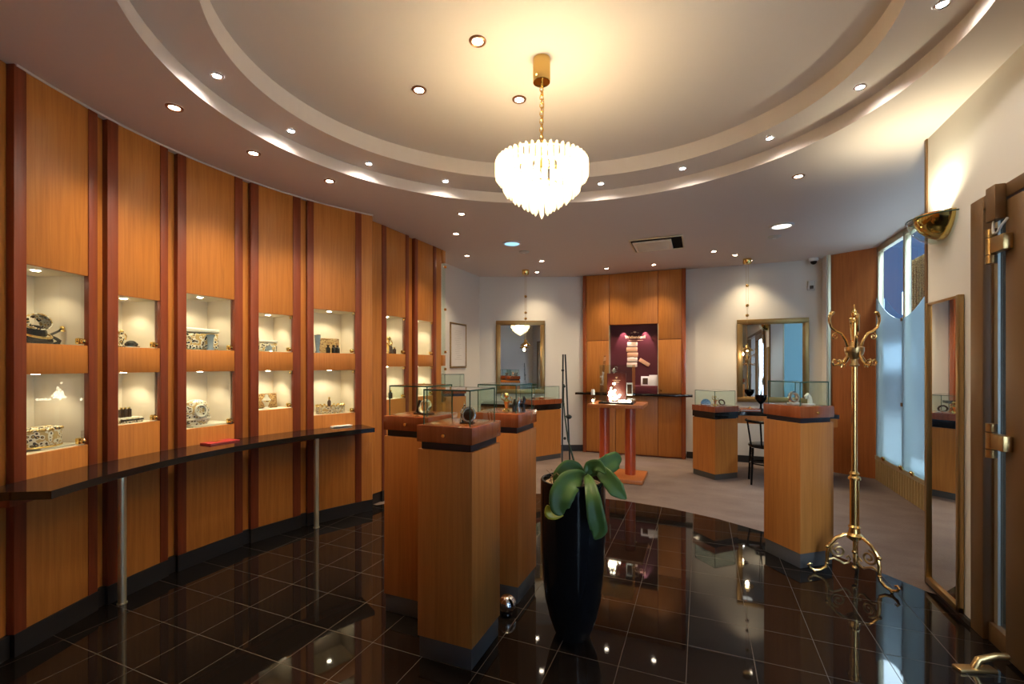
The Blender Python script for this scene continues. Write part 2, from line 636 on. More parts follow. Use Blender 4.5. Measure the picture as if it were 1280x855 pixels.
def wall_poly(mb, pts, z0, z1, t):
    """upright slab along a polyline, thickness t to the right of its direction"""
    pts = [Vector(p) for p in pts]
    nrm = []
    for i in range(len(pts)):
        a = pts[max(i - 1, 0)]; c = pts[min(i + 1, len(pts) - 1)]
        d = (c - a).normalized()
        nrm.append(Vector((d.y, -d.x)))
    poly = [tuple(p) for p in pts] + [tuple(p + q * t) for p, q in zip(reversed(pts), reversed(nrm))]
    mb.prism(poly, z0, z1)


WBL_A, WBL_B = (-3.42, 6.80), (-1.78, 7.47)
mb = MB(); mb.box(-3.57, -3.42, 5.22, 6.85, -0.01, 3.2)
struct('wall_left_rear', mb, M['white'], 'short white side wall with the framed picture', 'wall')
mb = MB(); wall_poly(mb, [WBL_B, WBL_A], -0.01, 3.2, 0.15)
struct('wall_back_left', mb, M['white'], 'white angled rear wall behind the left gilt mirror', 'wall')
mb = MB(); mb.box(-1.85, 1.62, 7.50, 7.65, -0.01, 3.2)
struct('wall_back', mb, M['white'], 'white rear wall behind the panelled cabinet and right gilt mirror', 'wall')
mb = MB()
wall_poly(mb, [WBL_B, WBL_A], 0.0, 0.10, -0.014)
struct('baseboard_back_left', mb, M['skirt'], 'black baseboard under the left gilt mirror', 'baseboard')
mb = MB(); mb.box(-0.20, 1.56, 7.486, 7.50, 0, 0.10)
struct('baseboard_back', mb, M['skirt'], 'black baseboard under the right gilt mirror', 'baseboard')
mb = MB(); mb.box(-3.42, -3.406, 5.22, 6.80, 0, 0.10)
struct('baseboard_left_rear', mb, M['skirt'], 'black baseboard under the framed picture', 'baseboard')
# unseen shell added behind the panelled wall to block daylight, wall behind the camera
mb = MB(); mb.box(-4.0, -3.86, -1.75, 5.3, -0.05, 3.2); mb.box(-4.0, -3.42, 5.22, 5.36, -0.05, 3.2)
struct('wall_left_shell', mb, M['white'], 'added light-blocking shell behind the panelled showcase wall', 'wall')
mb = MB(); mb.box(-4.0, 1.62, -1.75, -1.6, -0.05, 3.2)
struct('wall_front', mb, M['white'], 'white wall behind the viewpoint', 'wall')
# angled wood panel at the right rear corner
OP_A, OP_B = (1.60, 7.27), (2.04, 7.02)
mb = MB()
wall_poly(mb, [OP_B, OP_A], 0.0, ZC + 0.2, 0.03)
struct('wall_right_rear', mb, M['wood_panel'], 'reddish wood clad panel between rear wall and shop window', 'wall')
mb = MB(); mb.box(1.56, 1.60, 7.26, 7.52, 0, 3.2); mb.box(2.045, 2.06, 7.03, 7.65, 0, 3.2); mb.box(1.5, 2.06, 7.52, 7.65, 0, 3.2)
struct('wall_right_return', mb, M['white'], 'narrow white return beside the wood clad panel', 'wall')
mb = MB(); mb.box(1.575, 1.606, 7.245, 7.262, 0, ZC)
struct('trim_1', mb, M['champagne'], 'pale metal edge strip on the wood clad panel', 'trim')

# right wall with the entrance opening
DY0, DY1, DZ = -1.2, 3.25, 2.31
mb = MB()
mb.box(XR, 1.62, DY1, YE, -0.05, 3.2)
mb.box(XR, 1.62, DY0, DY1, DZ, 3.2)
mb.box(XR, 1.62, -1.75, DY0, -0.05, 3.2)
mb.box(1.62, 2.12, YE - 0.06, YE, -0.05, 0.25); mb.box(1.62, 2.12, YE - 0.06, YE, 2.75, 3.2)
struct('wall_right', mb, M['white'], 'cream white wall around the entrance and tall mirror', 'wall')
mb = MB(); mb.box(XR - 0.008, XR + 0.02, YE - 0.02, YE + 0.008, 0.0, ZC)
struct('trim_2', mb, M['bronze'], 'thin bronze edge strip on the end of the right wall', 'trim')
mb = MB(); mb.box(XR - 0.012, XR, DY1 + 0.001, YE - 0.021, 0, 0.03)
struct('baseboard_right', mb, M['skirt'], 'black baseboard below the tall mirror', 'baseboard')

# entrance: bronze frame, side light, glazed leaf
d1 = thing('door_1', 'bronze framed glass entrance door in the right wall', 'door', (0, 0, 0))
d1['kind'] = 'structure'
mb = MB()
mb.box(1.358, 1.46, 3.13, 3.25, 0, DZ, 0.006); mb.box(1.358, 1.46, DY0, 3.13, DZ - 0.07, DZ, 0.006); mb.box(1.358, 1.46, DY0, DY0 + 0.12, 0, DZ, 0.006)
mb.box(1.38, 1.46, 2.955, 3.13, 0.0, 0.10, 0.004)
mb.box(1.38, 1.46, 1.0, 1.06, 0.0, DZ - 0.07, 0.004)
mb.build('door_frame', M['bronze'], d1)
mb = MB(); mb.box(1.412, 1.420, 2.95, 3.135, 0.09, DZ - 0.06)
mb.build('side_light', M['glass_dark'], d1)
mb = MB(); mb.box(1.402, 1.412, 3.095, 3.128, 0.10, DZ - 0.07); mb.build('glazing_bead', M['champagne'], d1)
mb = MB()
mb.box(1.36, 1.42, 2.80, 2.945, 0.015, DZ - 0.08, 0.006); mb.box(1.36, 1.42, 1.06, 1.20, 0.015, DZ - 0.08, 0.006)
mb.box(1.36, 1.42, 1.20, 2.80, 0.015, 0.13, 0.004); mb.box(1.36, 1.42, 1.20, 2.80, DZ - 0.22, DZ - 0.08, 0.004)
mb.build('door_leaf', M['bronze'], d1)
mb = MB(); mb.box(1.386, 1.394, 1.19, 2.81, 0.12, DZ - 0.21)
mb.build('door_glass', M['glass_door'], d1)
mb = MB(); mb.box(1.372, 1.384, 2.775, 2.80, 0.13, DZ - 0.22); mb.build('glazing_bead', M['champagne'], d1)
mb = MB(); mb.box(1.412, 1.420, DY0 + 0.1, 1.01, 0.0, DZ - 0.06); mb.build('fixed_glass', M['glass_door'], d1)
for zc in (2.02, 1.055):
    mb = MB()
    mb.cone((1.335, 3.00, zc - 0.085), (1.335, 3.00, zc - 0.045), 0.022)
    mb.cone((1.335, 3.00, zc - 0.04), (1.335, 3.00, zc + 0.04), 0.022)
    mb.cone((1.335, 3.00, zc + 0.045), (1.335, 3.00, zc + 0.085), 0.022)
    mb.box(1.322, 1.36, 2.88, 3.00, zc - 0.038, zc + 0.038, 0.004)
    mb.build('hinge', M['brass_old'], d1)
mb = MB(); mb.box(1.315, 1.36, 2.93, 3.01, 2.14, 2.31, 0.006); mb.build('closer_box', M['bronze'], d1)
mb = MB()
mb.tube([(1.33, 2.97, 2.14), (1.325, 2.965, 2.10), (1.32, 2.95, 2.075), (1.32, 2.92, 2.07), (1.325, 2.895, 2.10), (1.345, 2.89, 2.13)], 0.006, 8)
mb.build('cable', M['grey_plastic'], d1)

mb = MB(); mb.box(1.461, 1.625, 3.236, 3.249, 0.0, DZ - 0.001)  # dark sheet added over the bright opening edge behind the side light
struct('added_liner', mb, M['liner'], 'added dark outer reveal behind the narrow side light', 'trim')
# alcove shop window
w1 = thing('window_1', 'tall shop window with frosted lower panels in the right alcove', 'window', (0, 0, 0))
w1['kind'] = 'structure'
ymul = [7.0, 6.20, 5.40, 4.60, 3.82]
mb = MB()
for y in ymul:
    mb.box(XA, XA + 0.06, y - 0.022, y + 0.022, 0.27, 2.90, 0.004)
mb.box(XA, XA + 0.06, 3.80, 7.02, 2.84, 2.91, 0.003); mb.box(XA - 0.02, XA + 0.06, 3.80, 7.02, 0.25, 0.30, 0.003)
mb.build('window_frame', M['champagne'], w1)
mb = MB()
for a, b_ in zip(ymul[:-1], ymul[1:]):
    mb.box(XA + 0.03, XA + 0.036, b_ + 0.02, a - 0.02, 0.29, 2.85)
mb.build('pane', M['glass'], w1)
for a, b_ in zip(ymul[:-1], ymul[1:]):
    mid = 6.20 if a > 5.5 else 4.60
    k = 14
    pts = [(b_ + 0.006, 0.285), (a - 0.006, 0.285)]
    for i in range(k + 1):
        y = a - 0.006 + (b_ - a + 0.012) * i / k
        q = abs(y - mid) / 0.8
        pts.append((y, 1.94 + 0.34 * q ** 1.8))
    mb = MB(); bm = mb.bm
    f0 = [bm.verts.new((XA - 0.016, y, z)) for y, z in pts]
    f1 = [bm.verts.new((XA - 0.008, y, z)) for y, z in pts]
    bm.faces.new(f0); bm.faces.new(f1[::-1])
    for i in range(len(pts)):
        j = (i + 1) % len(pts)
        bm.faces.new((f0[i], f0[j], f1[j], f1[i]))
    mb.build('frosted_panel', M['frost'], w1)
mb = MB(); mb.box(1.632, 2.02, YE - 0.034, YE - 0.026, 0.255, 2.745); mb.build('frosted_panel', M['frost_dim'], w1)
mb = MB(); mb.box(1.622, 1.646, YE - 0.055, YE - 0.005, 0.251, 2.749, 0.003); mb.build('window_frame', M['champagne'], w1)
for y in (6.72, 6.20, 5.92, 5.2):
    mb = MB(); mb.ball((XA - 0.025, y + 0.02, 0.315), 0.016); mb.ball((XA - 0.025, y - 0.02, 0.315), 0.016); mb.box(XA - 0.03, XA - 0.004, y - 0.03, y + 0.03, 0.285, 0.305, 0.003)
    mb.build('panel_clip', M['brass_pol'], w1)
for z in (1.93, 1.0):
    mb = MB(); mb.box(XA - 0.026, XA - 0.004, 6.18, 6.22, z - 0.02, z + 0.02, 0.004); mb.build('panel_clip', M['bronze'], w1)
mb = MB()
pl = []
yy = 7.0
i = 0
while yy > 3.81:
    pl.append((XA - 0.02 + (0.03 if i % 3 == 2 else 0.0), yy)); yy -= (0.045, 0.012, 0.012)[i % 3]; i += 1
mb.prism(pl + [(XA + 0.05, 3.81), (XA + 0.05, 7.0)], 0.0, 0.25)
mb.build('pleated_skirt', M['pleat'], w1)
mb = MB(); mb.box(XA + 0.05, XA + 0.10, 3.80, 7.0, 0.0, 0.26); mb.build('sill_wall', M['white'], w1)

# outside
mb = MB(); mb.box(1.63, 14, -12, 34, -0.16, -0.11)
struct('pavement', mb, M['street'], 'grey street outside the shop windows', 'street')
mb = MB()
mb.box(5.6, 8.0, -6, 34, -0.12, 1.1)
mb.box(5.8, 8.0, -6, 34, 1.1, 7.0)
struct('street_facade', mb, M['navy'], 'dark blue building across the street', 'building')
mb = MB(); mb.box(5.70, 5.79, -6, 34, 1.25, 2.1)  # added pale strip, gives the frosted panels a brighter middle
struct('added_pale_band', mb, M['facade_win'], 'pale band added across the street for the bright middle of the frosted panels', 'building')
for i in range(3):
    y = 15.0 + i * 2.1
    mb = MB(); mb.box(5.77, 5.80, y, y + 0.55, 3.0, 3.7)
    struct('facade_window', mb, M['facade_win'], 'pale window in the dark building across the street, number %d from the corner' % (i + 1), 'window')
mb = MB()
for i in range(12):
    a = 6.66 + i * 0.036
    mb.tube([(2.42 + (0.012 if i % 2 else -0.012), a, 0.3), (2.42 + (0.012 if i % 2 else -0.012), a, 2.72)], 0.021, 8)
o = mb.build('curtain', M['leopard_brown'])
tag(o, 'mottled brown drape hanging inside the shop window', 'curtain')

# ================================================================== PANELLED LEFT WALL
def ray_arc(u):
    r = (u - 640) / F
    d = Vector((r * CY - SY, r * SY + CY))
    c = Vector((CX, CYY))
    A = d.dot(d); B = -2 * d.dot(c); C = c.dot(c) - ARC * ARC
    t = (-B + math.sqrt(B * B - 4 * A * C)) / (2 * A)
    return d * t


S2A, S2B = (-3.10, 3.70), (-3.055, 4.95)


def ray_s2(u):
    p = PL(u, VH, S2A, S2B)
    return Vector((p.x, p.y))


ND = 0.32      # niche depth
ZW = (1.542, 1.94, 0.976, 1.384)
ZN = (1.542, 1.86, 1.06, 1.384)
ZS = (1.555, 1.965, 1.06, 1.415)
BAYS = [  # stripe left, panel, stripe right borders (u), niche heights, label
    (16, 32, 110, 121, ZW, 'wood showcase bay nearest the cut end of the black ledge, with two tall lit niches'),
    (133.5, 147, 200, 209.5, ZN, 'narrow wood showcase bay directly behind the left ledge leg'),
    (221.5, 232.5, 293, 303, ZW, 'wide wood showcase bay above the red folder, its lower niche holding a white domed box'),
    (313, 323, 366, 375.5, ZN, 'narrow wood showcase bay between red folder and right ledge leg'),
    (384, 392, 444, 451.7, ZW, 'wide wood showcase bay above the white booklets, with an oval tray in its lower niche'),
    (477, 482.7, 506.8, 510.8, ZS, 'set back wood showcase bay just beyond the end of the ledge'),
    (518, 522, 541.2, 545, ZS, 'last wood showcase bay next to the glass end case'),
]
bays = []
for k, (u0, u1, u2, u3, zz, lab) in enumerate(BAYS):
    ray = ray_arc if k < 5 else ray_s2
    A, B = ray(u0), ray(u3)
    d = (B - A); Lb = d.length; d.normalize()
    rz = math.atan2(d.y, d.x)

    def lx(u, A=A, B=B, d=d):
        p = PL(u, VH, A, B)
        return (Vector((p.x, p.y)) - A).dot(d)
    xa, xb = lx(u1), lx(u2)
    t = thing('wall_showcase', lab, 'showcase', (A.x, A.y, 0), rz, 'built-in showcase bays along the left wall')
    z1, z2, z3, z4 = zz
    H = ZC - 0.004
    for s0, s1, in ((0, xa), (xb, Lb)):
        mb = MB(); mb.box(s0, s1, -0.006, 0.045, 0.11, H, 0.002)
        mb.build('pilaster', M['wood_dark'], t)
    for q0, q1 in ((0.11, z3), (z4, z1), (z2, H)):
        mb = MB(); mb.box(xa, xb, 0.0, 0.022, q0, q1, 0.0012); mb.build('panel', M['wood'], t)
    mb = MB(); mb.box(0, Lb, -0.010, 0.04, 0.0, 0.11); mb.build('plinth', M['skirt'], t)
    for q0, q1 in ((z1, z2), (z3, z4)):
        mb = MB()
        th = 0.012
        mb.box(xa - th, xa, 0.023, ND, q0 - th, q1 + th); mb.box(xb, xb + th, 0.023, ND, q0 - th, q1 + th)
        mb.box(xa, xb, 0.023, ND, q0 - th, q0); mb.box(xa, xb, 0.023, ND, q1, q1 + th)
        mb.box(xa - th, xb + th, ND, ND + th, q0 - th, q1 + th)
        nb = mb.build('niche', M['cream'], t)
        mb = MB(); mb.lathe([(0, -0.002), (0.016, -0.002), (0.019, 0.0)], 20, ((xa + xb) / 2, 0.13, q1 - 0.0015)); mb.build('niche_lamp', M['lens_warm'], nb)
        mb = MB(); mb.box(xa + 0.001, xb - 0.004, 0.008, 0.013, q0 + 0.001, q1 - 0.003)
        gd = mb.build('glass_door', M['glass'], t)
        mb = MB(); mb.box(xb - 0.042, xb - 0.010, 0.0135, 0.036, q0 + 0.006, q0 + 0.042, 0.006); mb.ball((xb - 0.026, 0.002, q0 + 0.024), 0.015, 12, 8)
        mb.build('lock', M['brass_pol'], gd)
        if k > 2:
            mb = MB(); mb.box(xb - 0.022, xb - 0.004, -0.001, 0.02, q1 - 0.03, q1 - 0.006, 0.003); mb.build('clip', M['brass_pol'], gd)
        Mx = t.matrix_basis if False else Matrix.Translation((A.x, A.y, 0)) @ Matrix.Rotation(rz, 4, 'Z')
        p0 = Mx @ Vector(((xa + xb) / 2, 0.13, q1 - 0.02)); p1 = Mx @ Vector(((xa + xb) / 2, 0.20, q0))
        spot('niche_spot', p0, p1, (1.25, 1.75, 2.05, 2.05, 2.25, 2.0, 2.0)[k] * (1.0 if q0 > 1.4 else 1.12), 125, 0.6, (1.0, 0.84, 0.60), 0.012)
    bays.append(dict(A=A, B=B, d=d, n=Vector((-d.y, d.x)), rz=rz, xa=xa, xb=xb, zz=zz, t=t))

# wood strips between bays (set back), closing pieces
mb = MB(); sk = MB()


def strip(a, b, back=0.034, z0=0.11):
    a = Vector(a); b = Vector(b)
    d = (b - a).normalized(); nn = Vector((-d.y, d.x))
    a2, b2 = a - d * 0.03 + nn * back, b + d * 0.03 + nn * back
    poly = [tuple(a2), tuple(b2), tuple(b2 + nn * 0.02), tuple(a2 + nn * 0.02)]
    mb.prism(poly, z0, ZC - 0.004)
    a3, b3 = a + nn * 0.012, b + nn * 0.012
    sk.prism([tuple(a3), tuple(b3), tuple(b3 + nn * 0.03), tuple(a3 + nn * 0.03)], 0.0, z0)


for i in (0, 1, 2, 3, 5):
    strip(bays[i]['B'], bays[i + 1]['A'])
th0 = 205.0
prev = bays[0]['A']
for k in range(1, 6):                       # plain panelling that runs on towards the viewer
    th = math.degrees(math.atan2(bays[0]['A'].y - CYY, bays[0]['A'].x - CX)) % 360 + k * 9
    p = polar(ARC, th)
    strip(p, prev, 0.034 if k == 1 else 0.02)
    prev = p
# end of the first section: flush strip with a rounded nose
e0, e1 = bays[4]['B'], ray_arc(466)
dd = (e1 - e0).normalized(); nn = Vector((-dd.y, dd.x))
e2_ = e1
poly = [tuple(e0 + nn * 0.0), tuple(e2_ - dd * 0.008), tuple(e2_ + nn * 0.008), tuple(e2_ + nn * 0.40), tuple(e0 + nn * 0.40)]
mb.prism(poly, 0.11, ZC - 0.004)
sk.prism([tuple(e0 - nn * 0.004), tuple(e2_ - nn * 0.004 - dd * 0.004), tuple(e2_ + nn * 0.40 - dd * 0.004), tuple(e0 + nn * 0.40)], 0.0, 0.11)
strip(Vector((-3.115, 3.55)), bays[5]['A'], 0.0)
strip(bays[6]['B'], Vector((-3.053, 4.955)), 0.0)
struct('wall_left', mb, M['wood'], 'light cherry strips between the showcase bays', 'wall')
struct('baseboard_left', sk, M['skirt'], 'black plinth strip between the showcase bays', 'baseboard')
mb = MB()
pa = [ray_arc(u) for u in (18, 60, 110, 160, 200, 250, 300, 350, 400, 440, 466)]
poly = []
for p in pa:
    c = (Vector((CX, CYY)) - p).normalized()
    poly.append(tuple(p + c * 0.012))
for p in reversed(pa):
    c = (Vector((CX, CYY)) - p).normalized()
    poly.append(tuple(p - c * 0.03))
mb.prism(poly, ZC - 0.012, ZC - 0.001)
struct('trim_3', mb, M['ceil'], 'fine pale shadow bead between panelling and ceiling', 'trim')

# glass end case closing the showcase wall
t = thing('end_showcase', 'slim glass end case with wooden middle block beside the framed picture', 'showcase', (-3.05, 4.99, 0), 0)
mb = MB(); mb.box(-0.33, -0.02, 0.0, 0.02, 0.11, ZC - 0.004); mb.box(-0.33, -0.30, 0.02, 0.10, 0.11, ZC - 0.004); mb.build('back_panel', M['wood'], t)
mb = MB(); mb.box(-0.30, 0.0, 0.02, 0.10, 1.42, 1.56, 0.003); mb.box(-0.30, 0.0, 0.02, 0.10, 0.0, 0.95, 0.003); mb.build('block', M['wood'], t)
mb = MB(); mb.box(-0.30, 0.0, 0.02, 0.10, 2.75, ZC - 0.004, 0.003); mb.build('top_block', M['wood'], t)
mb = MB(); mb.box(-0.008, 0.0, 0.022, 0.10, 1.565, 2.745); mb.box(-0.30, -0.009, 0.092, 0.10, 1.565, 2.745); mb.box(-0.008, 0.0, 0.022, 0.10, 0.955, 1.415); mb.box(-0.30, -0.009, 0.092, 0.10, 0.955, 1.415)
mb.build('glass_pane', M['glass_case'], t)
for z in (1.60, 2.15, 2.70, 1.38, 0.99):
    mb = MB(); mb.box(-0.014, 0.01, 0.086, 0.112, z - 0.016, z + 0.016, 0.004); mb.build('clip', M['brass_pol'], t)
mb = MB(); mb.lathe([(0, -0.003), (0.022, -0.003), (0.026, 0)], 16, (-0.15, 0.058, 2.748)); mb.build('lamp', M['lens_warm'], t)
spot('end_case_spot', (-3.2, 5.045, 2.73), (-3.2, 5.045, 1.5), 3.0, 90, 0.6)

# black granite ledge
t = thing('wall_ledge', 'curved black granite ledge along the showcase wall on metal legs', 'ledge', (0, 0, 0))


def arc_poly(r0, r1, a0, a1, n=30):
    return [tuple(polar(r0, a0 + (a1 - a0) * i / n)) for i in range(n + 1)] + [tuple(polar(r1, a1 + (a0 - a1) * i / n)) for i in range(n + 1)]


mb = MB(); mb.prism(arc_poly(2.315, 2.632, 151.4, 209.4), 0.818, 0.856)
bmesh.ops.bevel(mb.bm, geom=[e for e in mb.bm.edges if len(e.link_faces) == 2 and abs(e.calc_face_angle(0)) > 0.5], offset=0.008, segments=2, affect='EDGES')
mb.build('top', M['black'], t)
mb = MB(); mb.prism(arc_poly(2.52, 2.56, 152.5, 208.5), 0.775, 0.818); mb.build('apron', M['wood_dark'], t)
for u, v in ((150.8, 754), (386.3, 655)):
    p = P(u, v, 0)
    q = Vector((p.x - CX, p.y - CYY)); th = math.degrees(math.atan2(q.y, q.x))
    p = polar(2.565 if u < 200 else 2.53, th)
    mb = MB(); mb.cone((p.x, p.y, 0.006), (p.x, p.y, 0.818), 0.021, n=24); mb.lathe([(0, 0), (0.026, 0), (0.026, 0.006), (0, 0.006)], 24, (p.x, p.y, 0))
    mb.build('leg', M['steel'], t)

# papers on the ledge
def on_ledge(u, v):
    return P(u, v, 0.856)


p = on_ledge(273, 553)
t = thing('folder', 'red folder lying on the black ledge', 'folder', p, R(88))
mb = MB(); mb.box(-0.11, 0.11, -0.085, 0.085, 0.0, 0.004, 0.0015); mb.box(-0.11, 0.11, -0.085, 0.085, 0.0075, 0.011, 0.0015); mb.box(-0.111, -0.107, -0.085, 0.085, 0.0, 0.011); mb.build('cover', M['redpaper'], t)
mb = MB(); mb.box(-0.105, 0.107, -0.08, 0.08, 0.004, 0.0075); mb.build('pages', M['paper'], t)
mb = MB(); mb.box(-0.04, 0.02, -0.03, 0.03, 0.011, 0.0115); mb.build('emblem', M['gold'], t)
p = on_ledge(424, 533)
for k, (dx, dy, rz, lab) in enumerate(((0, 0, 66, 'lower white booklet of the pair on the ledge end'), (0.012, 0.0, 74, 'upper white booklet of the pair on the ledge end'))):
    t = thing('booklet', lab, 'booklet', (p.x + dx, p.y + dy, 0.856 + k * 0.0065), R(rz), 'booklets on the ledge')
    mb = MB(); mb.box(-0.09, 0.09, -0.065, 0.065, 0, 0.0015, 0.0005); mb.box(-0.09, 0.09, -0.065, 0.065, 0.0045, 0.006, 0.0005); mb.build('cover', M['paper'], t)
    mb = MB(); mb.box(-0.088, 0.086, -0.062, 0.062, 0.0015, 0.0045); mb.build('pages', M['white_plastic'], t)


# ------------------------------------------------------------------ niche contents
def spot_in(b, u, lvl, depth=0.13):
    bb = bays[b]
    off = bb['n'] * depth
    p = PL(u, VH, bb['A'] + off, bb['B'] + off)
    Y = -p.x * SY + p.y * CY
    return Vector((p.x, p.y, bb['zz'][lvl])), Y


def place(name, label, cat, b, u, lvl, depth=0.13, turn=0.0, dz=0.0, group=None):
    p, Y = spot_in(b, u, lvl, depth)
    p.z += dz
    return thing(name, label, cat, p, bays[b]['rz'] + turn, group), Y / F


def place(*a, f_=place, **k):
    t, q = f_(*a, **k)
    if a[0] not in ('display_slab', 'beaded_tray', 'backboard') and 'beaded tray' not in a[1]:
        t.scale = (1.15, 1.15, 1.2)
    return t, q


def ornate_box(t, w, d, h, body='leopard', rim_='ivory'):
    mb = MB(); mb.box(-w / 2, w / 2, -d / 2, d / 2, 0.006, h * 0.78, min(w, d, h) * 0.12, seg=3); mb.build('body', M[body], t)
    mb = MB(); mb.box(-w / 2 - 0.003, w / 2 + 0.003, -d / 2 - 0.003, d / 2 + 0.003, h * 0.80, h, min(w, d, h) * 0.08, seg=3); mb.build('lid', M[rim_], t)
    mb = MB(); mb.box(-w / 2 + 0.006, w / 2 - 0.006, -d / 2 + 0.006, d / 2 - 0.006, 0.0, 0.008); mb.build('foot', M['gold'], t)


def oval_tray(t, a, b, h, body='leopard_white'):
    S = Matrix.Diagonal((1, b / a, 1, 1))
    mb = MB(); mb.lathe([(0, 0), (a * 0.92, 0), (a, h * 0.3), (a * 0.98, h * 0.9), (a * 0.9, h * 0.9), (a * 0.86, h * 0.55), (0, h * 0.5)], 36, M=S); mb.build('dish', M[body], t)
    mb = MB()
    for i in range(18):
        an = 2 * PI * i / 18
        mb.ball((a * 0.95 * math.cos(an), b * 0.95 * math.sin(an), h * 0.95), h * 0.14, 8, 6)
    mb.build('beaded_rim', M['gold'], t)


def bottle(t, r, h, body='darkbrown', cap='gold'):
    mb = MB(); mb.lathe([(0, 0), (r, 0), (r, h * 0.62), (r * 0.8, h * 0.7), (r * 0.45, h * 0.74), (r * 0.45, h * 0.8), (0, h * 0.8)], 20); mb.build('body', M[body], t)
    mb = MB(); mb.lathe([(0, h * 0.79), (r * 0.55, h * 0.79), (r * 0.6, h * 0.95), (r * 0.3, h), (0, h)], 16); mb.build('cap', M[cap], t)


def figurine(t, h, body='gold'):
    mb = MB(); mb.lathe([(0, 0), (h * 0.22, 0), (h * 0.2, h * 0.08), (h * 0.07, h * 0.14), (h * 0.12, h * 0.35), (h * 0.16, h * 0.5), (h * 0.06, h * 0.66), (h * 0.05, h * 0.7), (0, h * 0.7)], 18)
    mb.ball((0.0, 0, h * 0.82), h * 0.14, 12, 8)
    mb.build('figure', M[body], t)
    mb = MB(); mb.tube([(h * 0.1, 0, h * 0.55), (h * 0.26, 0, h * 0.45), (h * 0.3, 0, h * 0.62), (h * 0.2, 0, h * 0.75)], [h * 0.04, h * 0.04, h * 0.035, h * 0.03], 8)
    mb.tube([(-h * 0.1, 0, h * 0.55), (-h * 0.24, 0, h * 0.6), (-h * 0.28, 0, h * 0.8), (-h * 0.2, 0, h * 0.95)], [h * 0.04, h * 0.04, h * 0.035, h * 0.02], 8)
    mb.build('scroll_arms', M['gold'], t)


# bay 1
t, s = place('jewellery_cushion', 'leopard patterned cuff on a black cushion in the upper niche nearest the viewer', 'jewellery stand', 0, 43, 1 - 1, 0.10)
mb = MB(); mb.box(-0.055, 0.055, -0.04, 0.04, 0, 0.03, 0.012, seg=3); mb.ball((0, 0, 0.05), (0.05, 0.035, 0.035)); mb.build('cushion', M['dark'], t)
mb = MB(); mb.lathe([(0.044, -0.03), (0.05, -0.03), (0.052, 0), (0.05, 0.03), (0.044, 0.03)], 28, M=Matrix.Translation((0, 0, 0.095)) @ Matrix.Rotation(R(80), 4, 'X') @ Matrix.Diagonal((1.1, 0.75, 1, 1))); mb.build('cuff', M['leopard'], t)
mb = MB(); mb.torus((0, -0.004, 0.045), 0.055, 0.005, M=Matrix.Rotation(R(20), 4, 'X')); mb.build('chain', M['gold'], t)
t, s = place('ring_stand', 'black twisted ring stand with gold tip in the upper niche nearest the viewer', 'jewellery stand', 0, 69, 0, 0.14)
mb = MB(); mb.tube([(0.02 * math.sin(k * 1.1), 0.008 * math.cos(k * 1.1), 0.002 + k * 0.0095) for k in range(8)] + [(0.03, 0, 0.082), (0.036, 0, 0.072)], [0.011, 0.009, 0.008, 0.007, 0.006, 0.006, 0.005, 0.005, 0.005, 0.004], 10); mb.lathe([(0, 0), (0.024, 0), (0.02, 0.006), (0, 0.006)], 18); mb.build('twisted_stem', M['dark'], t)
mb = MB(); mb.ball((0.034, 0, 0.084), 0.010, 10, 8); mb.torus((0.034, 0, 0.07), 0.011, 0.003, 16, 6); mb.build('gold_ring', M['gold'], t)
t, s = place('oval_casket', 'leopard patterned oval casket in the lower niche nearest the viewer', 'casket', 0, 51, 2, 0.12, dz=0.012)
S = Matrix.Diagonal((1, 0.62, 1, 1))
mb = MB(); mb.lathe([(0, 0), (0.078, 0), (0.085, 0.012), (0.085, 0.072), (0.08, 0.078), (0, 0.078)], 36, M=S); mb.build('body', M['leopard_white'], t)
mb = MB(); mb.lathe([(0.0, 0.092), (0.05, 0.092), (0.084, 0.084), (0.088, 0.078), (0.086, 0.074)], 36, M=S); mb.build('lid', M['leopard'], t)
mb = MB(); mb.lathe([(0.086, 0.0), (0.09, 0.004), (0.086, 0.008)], 36, M=S)
for i in range(20):
    a = 2 * PI * i / 20
    mb.ball((0.087 * math.cos(a), 0.054 * math.sin(a), 0.08), 0.0055, 8, 6)
mb.build('beading', M['gold'], t)
t, s = place('display_slab', 'white slab on the floor of the lower niche nearest the viewer', 'slab', 0, 68, 2, 0.16)
mb = MB(); mb.box(-0.16, 0.14, -0.10, 0.10, 0, 0.011, 0.003); o = mb.build('slab', M['ivory'], t)
# bay 2
t, s = place('figurine', 'gilt figurine in the upper niche behind the left ledge leg', 'figurine', 1, 151, 0, 0.10); figurine(t, 0.10, 'leopard')
t, s = place('brooch_stand', 'dark silver brooch on a low stand in the upper niche behind the left ledge leg', 'brooch', 1, 164, 0, 0.10)
mb = MB(); mb.box(-0.035, 0.035, -0.02, 0.02, 0, 0.01, 0.003); mb.build('stand', M['silver'], t)
mb = MB(); mb.ball((0, 0, 0.024), (0.03, 0.016, 0.016)); mb.ball((-0.026, 0, 0.018), 0.010, 10, 8); mb.ball((0.027, 0, 0.019), 0.010, 10, 8); mb.build('stone', M['dark'], t)
for i, (u, dz, lab) in enumerate(((151.5, 0.036, 'leftmost dark block on the beaded tray behind the left ledge leg'), (156, 0.036, 'middle dark block on the beaded tray behind the left ledge leg'), (161, 0.036, 'rightmost dark block on the beaded tray behind the left ledge leg'))):
    t, s = place('perfume_bottle', lab, 'bottle', 1, u, 2, 0.10, dz=dz, group='dark bottles on the beaded tray')
    mb = MB(); mb.box(-0.011, 0.011, -0.011, 0.011, 0, 0.052, 0.003); mb.build('body', M['darkbrown'], t)
    mb = MB(); mb.box(-0.006, 0.006, -0.006, 0.006, 0.052, 0.064, 0.002); mb.build('stopper', M['gold'], t)
t, s = place('beaded_tray', 'black and white beaded tray in the lower niche behind the left ledge leg', 'tray', 1, 159, 2, 0.10)
